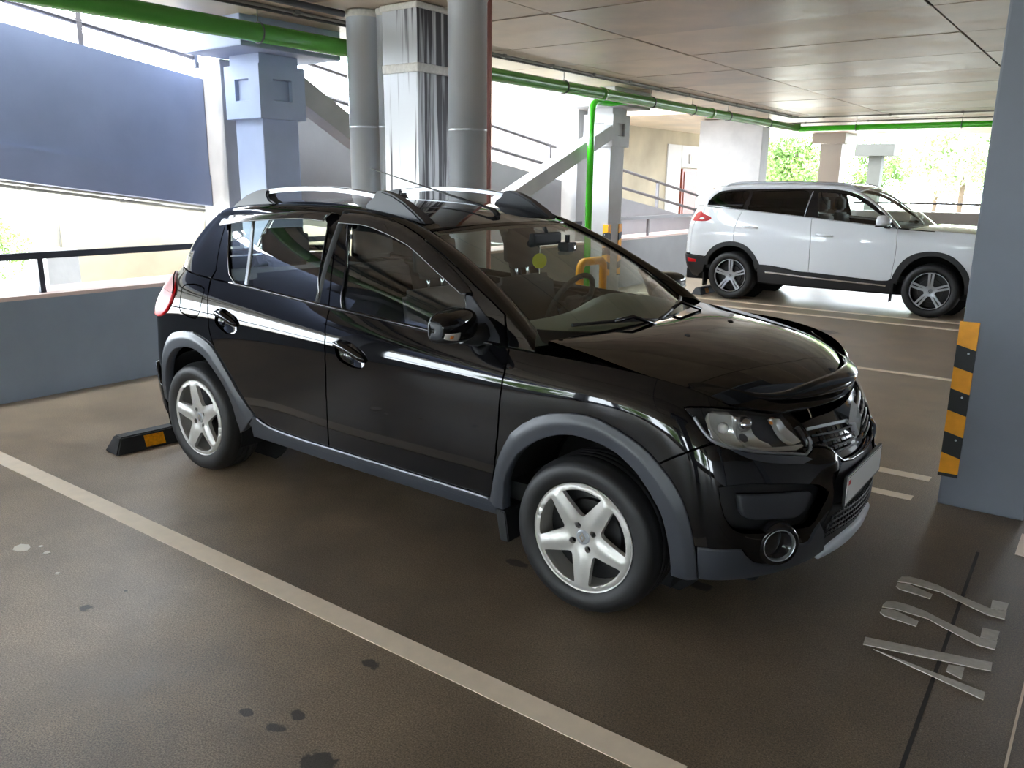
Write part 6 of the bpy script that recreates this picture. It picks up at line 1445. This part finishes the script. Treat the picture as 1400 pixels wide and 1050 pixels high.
rm = box('rear_view_mirror', (-.80, -.12, 1.345), (-.765, .12, 1.405), M_trim, CAR, .012)
tube('stalk', [(-.775, 0, 1.40), (-.79, 0, 1.43)], .01, M_trim, rm, 8)
cush = box('cabin_floor', (-2.9, -.74, .34), (-.1, .74, .42), M_trim, CAR)
box('boot_shelf', (-3.0, -.60, 1.06), (-2.42, .60, 1.09), M_trim, CAR)
for sd in (-1, 1):
    # B pillar and trim inside
    P = GH.ev(np.array([[7.14, v] for v in np.linspace(0, 3.8, 6)])); P[:, 1] = sd * -1 * (P[:, 1] + .03) if sd > 0 else P[:, 1] + .03
    tube('pillar_trim', [tuple(p) for p in P], .035, M_trim, CAR, 8)
def headliner(s, t):
    u = 5.9 * s; p = ROOFF.ev([[u + .05, .5 + 9 * t]])[0]; return (p[0], p[1] * .97, p[2] - .035)
acc = MeshAcc(); grid_surf(acc, headliner, 16, 14); acc.N = [(-n if n[0][2] > 0 else n) for n in acc.N]; acc.build('headliner', M_dash, CAR)
# hanging freshener and dash camera
t = thing('air_freshener', 'round yellow card hanging behind the black car windscreen', 'air freshener', (-.815, 0.0, 1.265))
lathe('card', [(.0005, -.002), (.036, -.002), (.038, 0), (.036, .002), (.0005, .002)], M_smile, t, 28, 'x'); t.rotation_euler = (0, 0, math.radians(-35))
tube('string', [(0, 0, .036), (.005, 0, .06), (.0, 0, .082)], .002, M_plate, t, 6); tube('tassel', [(0, 0, -.036), (0, 0, -.062)], .002, M_plate, t, 6)
t = thing('dash_camera', 'small dark dash camera stuck behind the black car windscreen', 'camera', (-.70, .07, 1.335))
box('body', (-.03, -.04, -.02), (.03, .04, .025), M_trim, t, .008); lathe('lens', [(.001, .004), (.012, .003), (.015, -.004)], M_chrome, t, 16, 'x', (.03, .015, 0)); tube('mount', [(0, 0, .02), (.0, 0, .06)], .012, M_trim, t, 8)
# ------------------------------------------------------------------ white SUV
M_pearl = mat('white_car_paint', srgb(222, 225, 230), 0.22, coat=1.0)
M_dglass = glass('tinted_glass', (0.03, 0.03, 0.035))
SUV = thing('suv_car', 'white SUV with black lower cladding parked beyond the black car', 'car', (-1.8, 9.12, 0))
so_ = (-1.8, 0, 0)
Q = {k: np.array(v) for k, v in SV.items()}
qL = flipn(SLOW, np.array([-1.8, 0, .7])); qG = flipn(SGH, np.array([-2.2, 0, 1.2]))
SHF = full(SHOOD); SRF = full(SROOF); qH = flipn(SHF, np.array([0, 0, .4])); qR = flipn(SRF, np.array([-2.4, 0, 1.0])); qW = flipn(SWS, np.array([-1.6, 0, .8]))
E_ = dict(S=SLOW, sgn=qL, h=.05, hb=.03, rnd=.004, gap=.003); EG = dict(S=SGH, sgn=qG, h=.05, hb=.03, gap=.002)
def sp_(name, m, pieces, **k): return part(name, m, SUV, pieces, org=so_, **k)
ao, ai = rs_n(Q['archR_out'], 40), rs_n(Q['archR_in'], 40); am = ao * .6 + ai * .4
fo, fi = rs_n(Q['archF_out'], 40), rs_n(Q['archF_in'], 40)
fo = arr(fo, [[10.66, 1.0], [10.7, .5]]); fi = arr(fi, [[10.48, .7], [10.5, .4]]); fo, fi = rs_n(fo, 44), rs_n(fi, 44); fm = fo * .6 + fi * .4
qt = lambda u: np.interp(u, Q['clad_top'][:, 0], Q['clad_top'][:, 1])
QR = arr([[5.12, 4.0]], Q['R']); QB = arr([[6.77, 4.0]], Q['B'][1:]); QF = arr([[8.66, 4.0]], Q['F'][1:])
am_r = am[[i for i in range(40) if am[i, 0] > 4.98]]; am_l = am[[i for i in range(40) if am[i, 0] <= 4.98]]
QR2 = QR[QR[:, 1] > 1.95]
sp_('rear_door', M_pearl, [dict(loop=arr(QR2, am_r[am_r[:, 1] > 1.12], [[u, qt(u)] for u in np.linspace(5.72, 6.8, 12)], rev(QB), [[u, 4.0] for u in np.linspace(6.6, 5.3, 8)]), holes=[], **E_)])
sp_('front_door', M_pearl, [dict(loop=arr(QB, [[u, qt(u)] for u in np.linspace(6.9, 8.6, 14)], rev(QF), [[u, 4.0] for u in np.linspace(8.5, 6.9, 10)]), **E_)])
sp_('rear_quarter_panel', M_pearl, [dict(loop=arr([[u, 4.0] for u in np.linspace(2.9, 5.05, 10)], QR2, rev(am_l[am_l[:, 1] > 1.32]), [[4.06, 1.33], [2.9, 1.36]]), **E_),
    dict(loop=arr([[2.9, 0], [3.9, .0], [5.1, 0.02], [5.1, -.0 + .03], [4.4, .30], [3.95, .25], [3.80, .75], [3.80, 1.44], [3.86, 2.1], [4.0, 2.55], [4.25, 2.78], [3.6, 2.95], [2.9, 2.95]]), **EG)])
fk = fm[[i for i in range(44) if fm[i, 1] > 1.0]]
sp_('front_fender', M_pearl, [dict(loop=arr(rev(QF), [[u, 4.0] for u in np.linspace(8.8, 11.4, 12)], [[11.5, 3.2], [11.2, 2.6], [10.9, 1.5]], rev(fk)), **E_)])
sp_('tailgate', M_pearl, [dict(loop=arr([[0, 1.4], [2.88, 1.4], [2.88, 3.95], [0, 3.95]]), **E_), dict(loop=arr([[0, .02], [2.88, .02], [2.88, 2.95], [0, 2.95]]), holes=[np.array([(.02, .5), (1.9, .5), (2.0, 2.4), (.02, 2.4)])], **EG)], joint=True)
sp_('rear_window', M_dglass, [dict(loop=np.array([(0, .5), (1.95, .5), (2.05, 2.4), (0, 2.4)]), off=-.004, **EG)], joint=True)
sp_('rear_bumper', M_plastd, [dict(loop=arr([[0, 1.38], [4.07, 1.31], [4.10, .95], [4.0, .5], [3.5, .15], [0, .1]]), off=.006, **E_)], joint=True)
sp_('bumper_reflector', M_red, [dict(loop=np.array([(2.6, 1.0), (3.6, 1.02), (3.6, 1.16), (2.6, 1.2)]), off=.012, **dict(E_, h=.03, hb=.02))])
sp_('front_bumper', M_pearl, [dict(loop=arr([[10.95, 1.5], [11.25, 2.5], [12.5, 2.45], [14, 2.3], [14, .6], [12.4, .6], [10.9, .7]]), off=.004, **E_)], joint=True)
sp_('front_grille', M_gloss, [dict(loop=np.array([(12.75, 3.3), (14, 3.35), (14, 2.35), (12.9, 2.4)]), off=-.005, **E_)], joint=True)
hl = sp_('headlight', M_lens, [dict(loop=np.array([(11.25, 2.9), (11.5, 3.25), (12.2, 3.35), (12.7, 3.25), (12.8, 2.6), (11.9, 2.6)]), off=.004, **E_)])
sp_('lamp_housing', M_satin, [dict(loop=np.array([(11.25, 2.9), (11.5, 3.25), (12.2, 3.35), (12.7, 3.25), (12.8, 2.6), (11.9, 2.6)]), off=-.03, **E_)])
sp_('front_arch_cladding', M_plastd, [dict(loop=arr(fo, rev(fi)), off=.010, depth=.05, **dict(E_, gap=0))])
sp_('rear_arch_cladding', M_plastd, [dict(loop=arr(ao, rev(ai)), off=.010, depth=.05, **dict(E_, gap=0))])
sp_('side_cladding', M_plastd, [dict(loop=arr([[u, qt(u) - .02] for u in np.linspace(5.62, 8.74, 30)], [[u, .1] for u in np.linspace(8.74, 5.66, 20)]), off=.008, depth=.04, **dict(E_, gap=0))])
cc_ = Q['chrome_t']; sp_('chrome_strip', M_chrome, [dict(loop=arr(cc_, rev(cc_) - [0, .09]), off=.014, depth=.008, **dict(E_, gap=0, h=.02, hb=.02))])
TL = smooth_loop(resample(np.array([(2.5, 3.32), (2.6, 3.62), (3.3, 3.70), (3.79, 3.60), (4.1, 3.5), (4.27, 3.38), (4.1, 3.2), (3.76, 3.15), (3.0, 3.13), (2.5, 3.14)]) * [.25, .25], .02) / [.25, .25], 1)
sp_('tail_light', M_red, [dict(loop=TL, off=.012, depth=.02, **dict(E_, gap=0, h=.03, hb=.02))])
sp_('tail_light_core', M_clear, [dict(loop=np.array([(3.5, 3.25), (3.6, 3.36), (3.85, 3.38), (3.95, 3.30), (3.8, 3.24)]), off=.015, depth=.004, **dict(E_, gap=0, h=.02, hb=.02))])
# glazing band: dark frame with the panes let in
ft_ = Q['frame_top']; ft_ = np.minimum(ft_, [99, 2.9]); ft_ = ft_[(ft_[:, 1] > .2) | (ft_[:, 0] > 6)]
wq, wr, wf = [np.maximum(Q[k], [0, .05]) for k in ('w_q', 'w_r', 'w_f')]
frm = arr(ft_, [[u, .015] for u in np.linspace(8.6, 5.1, 20)], [[4.85, .16], [4.4, .25], [3.9, .12]])
sp_('window_frame', M_gloss, [dict(loop=frm, holes=[wq, wr, wf], **EG)])
sp_('quarter_window', M_dglass, [dict(loop=wq, off=-.006, **dict(EG, gap=-.002))]); sp_('rear_side_window', M_dglass, [dict(loop=wr, off=-.006, **dict(EG, gap=-.002))]); sp_('front_side_window', M_glass, [dict(loop=wf, off=-.006, **dict(EG, gap=-.002))])
for nm, uvs in (('window_trim', [[u, .01] for u in np.linspace(5.1, 8.62, 24)]), ('pillar_trim_strip', [[6.60 + .012 * v, v] for v in np.linspace(.1, 2.5, 6)])):
    P, n = SGH.nrm(np.array(uvs)); P = P + n * qG * .004; o = tube(nm, [tuple(p) for p in P], .007, M_satin, SUV, 6, so_); mir_obj(o, SUV)
# cant rail between window frame and roof, windscreen pillar
tf = np.array([p for p in Q['frame_top'] if p[0] > 3.85]); tp = SGH.ev(np.minimum(tf, [99, 2.95])); td = np.r_[0, np.cumsum(np.linalg.norm(np.diff(tp, axis=0), axis=1))]; td /= td[-1]
roofe = SRF.ev([[u, .55] for u in np.linspace(.1, 6, 30)]); wse = SWS.ev([[0, 3 * (1 - s)] for s in np.linspace(0.03, 1, 20)]); inn = np.vstack([roofe, wse]); idd = np.r_[0, np.cumsum(np.linalg.norm(np.diff(inn, axis=0), axis=1))]; idd /= idd[-1]
def cant(s, t):
    b = np.array([np.interp(s, td, tp[:, k]) for k in range(3)]); a = np.array([np.interp(s, idd, inn[:, k]) for k in range(3)]); return a * (1 - t) + b * t + np.array([0, -.014, .018]) * 4 * t * (1 - t)
acc = MeshAcc(); grid_surf(acc, cant, 50, 8)
if np.vstack(acc.N)[8 * 12 + 3][1] > 0: acc.N = [-n for n in acc.N]; acc.F = [f[::-1] for f in acc.F]
acc.build('roof_side', M_pearl, SUV, so_); acc.mirrored().build('roof_side', M_pearl, SUV, so_)
rect = lambda n, m: arr([[u, 0.0] for u in np.linspace(0, n, 10)], [[n, v] for v in np.linspace(.3, m - .3, 10)], [[u, m] for u in np.linspace(n, 0, 10)], [[0, v] for v in np.linspace(m - .3, .3, 10)])
sp_('roof', M_pearl, [dict(S=SRF, sgn=qR, loop=rect(6, 8), gap=0, h=.08, hb=.05)], mirror=False)
sp_('hood', M_pearl, [dict(S=SHF, sgn=qH, loop=rect(4, 8), gap=.002, h=.06, hb=.04)], mirror=False)
sp_('windscreen', M_wglass, [dict(S=SWS, sgn=qW, loop=rect(6, 3), gap=0, h=.08, hb=.05)], mirror=False)
def scowl(s, t):
    a = SWS.ev([[6 * s, .02]])[0]; b = SHF.ev([[.03, 8 * s]])[0]; p = a * (1 - t) + b * t; p[2] -= .02 * math.sin(math.pi * t) + .004; return p
acc = MeshAcc(); grid_surf(acc, scowl, 20, 5)
if np.vstack(acc.N)[50][2] < 0: acc.N = [-n for n in acc.N]; acc.F = [f[::-1] for f in acc.F]
acc.build('cowl', M_plastd, SUV, so_)
for y in (-.57, .57):
    tube('roof_rail', [(-3.45, y, 1.60), (-3.36, y, 1.645), (-3.2, y, 1.668), (-2.4, y, 1.685), (-1.75, y, 1.668), (-1.60, y, 1.64), (-1.52, y, 1.60)], .016, M_satin, SUV, 8, so_)
shl = arr([[u, 3.9] for u in np.linspace(2.8, 11.3, 24)], [[10.95, 1.6]], rev(fo), [[8.4, .1], [5.8, .1]], rev(ao), [[3.9, .4], [2.8, .6]])
sp_('inner_shell', M_liner, [dict(loop=shl, off=-.03, **dict(E_, gap=0, h=.12, hb=.08))])
box('underbody', (-3.9, -.72, .24), (.30, .72, .40), M_liner, SUV, .02, so_)
for xw in (-3.125, -.448):
    for sd in (-1, 1):
        acc = MeshAcc(); grid_surf(acc, lambda s, t: (xw + .44 * math.cos(-.2 + s * (math.pi + .4)), sd * (.87 - .42 * t), .37 + .44 * math.sin(-.2 + s * (math.pi + .4))), 24, 3); acc.build('wheel_well', M_liner, SUV, so_)
        bm = bmesh.new(); lathe_bm(bm, [(.001, 0), (.44, 0)], 30, 'y', (xw, sd * .46, .37)); from_bm('wheel_well_back', bm, M_liner, SUV, False, so_)
    wheel(SUV, so_, (xw, -.895, .345), -1, .345, .243, .225, .0, 'alloy'); wheel(SUV, so_, (xw, .895, .345), 1, .345, .243, .225, .3, 'alloy')
for (a, b) in ((-3.56, -3.50), (-.93, -.88)):
    for sd in (-1, 1): box('mud_flap', (a, sd * .80 - .08, .16), (b - .04, sd * .80 + .07, .36), M_plastd, SUV, .004, so_)
for nm, lp, (ua, va, ub, vb_) in (('rear_door_handle', Q['hr'], (5.17, 3.02, 5.57, 2.98)), ('front_door_handle', Q['hf'], (6.92, 2.86, 7.31, 2.82))):
    sp_('handle_cup', M_pearl, [dict(loop=lp, off=.002, depth=.006, **dict(E_, gap=0, h=.03, hb=.02))])
    us = np.linspace(0, 1, 7); pts = np.stack([ua + (ub - ua) * us, va + (vb_ - va) * us], 1); P, n = SLOW.nrm(pts); P = P + n * qL * (.006 + .03 * np.sin(math.pi * us))[:, None]
    bm = bmesh.new(); tube_bm(bm, [tuple(p) for p in P], [.010, .014, .015, .016, .015, .014, .010], 10); o = from_bm(nm, bm, M_pearl, SUV, True, so_); mir_obj(o, SUV)
for sd in (-1, 1):
    t = bpy.data.objects.new('wing_mirror', None); COL.objects.link(t); t.parent = SUV; t.location = (-1.09 + 1.8, sd * 1.0, 1.20)
    bm = bmesh.new(); bmesh.ops.create_uvsphere(bm, u_segments=28, v_segments=16, radius=1, matrix=Matrix.Diagonal((.11, .11, .082, 1)))
    for v in bm.verts:
        if v.co.x < -.05: v.co.x = -.05 + (v.co.x + .05) * .15
        if v.co.z < -.05: v.co.z = -.05
    from_bm('housing', bm, M_pearl, t, True)
    box('lower_trim', (-.06, -.10, -.066), (.09, .10, -.048), M_gloss, t, .006); tube('foot', [(.03, -sd * .08, -.06), (.06, -sd * .17, -.07)], .03, M_gloss, t, 10); lathe('mirror_glass', [(.001, 0), (.07, 0)], M_chrome, t, 20, 'x', (-.058, 0, 0))
# cabin
for yc in (-.40, .40):
    t = bpy.data.objects.new('front_seat', None); COL.objects.link(t); t.parent = SUV; t.location = (1.8, 0, 0)
    cushion('backrest', [(-1.95, .65), (-1.80, .65), (-1.95, 1.26), (-2.06, 1.26)], yc - .26, yc + .26, M_seat, t); cushion('cushion', [(-1.95, .60), (-1.40, .62), (-1.40, .74), (-1.95, .72)], yc - .26, yc + .26, M_seat, t); cushion('headrest', [(-2.07, 1.30), (-1.96, 1.29), (-1.97, 1.48), (-2.07, 1.49)], yc - .14, yc + .14, M_seat, t)
cushion('rear_bench', [(-3.0, .65), (-2.84, .65), (-2.98, 1.32), (-3.1, 1.32)], -.62, .62, M_seat, SUV).location = (1.8, 0, 0)
cushion('dashboard', [(-1.35, .85), (-.75, .85), (-.75, 1.10), (-1.25, 1.14)], -.76, .76, M_trim, SUV).location = (1.8, 0, 0)
box('cabin_floor', (-3.6, -.78, .42), (-.5, .78, .50), M_trim, SUV, 0, so_)
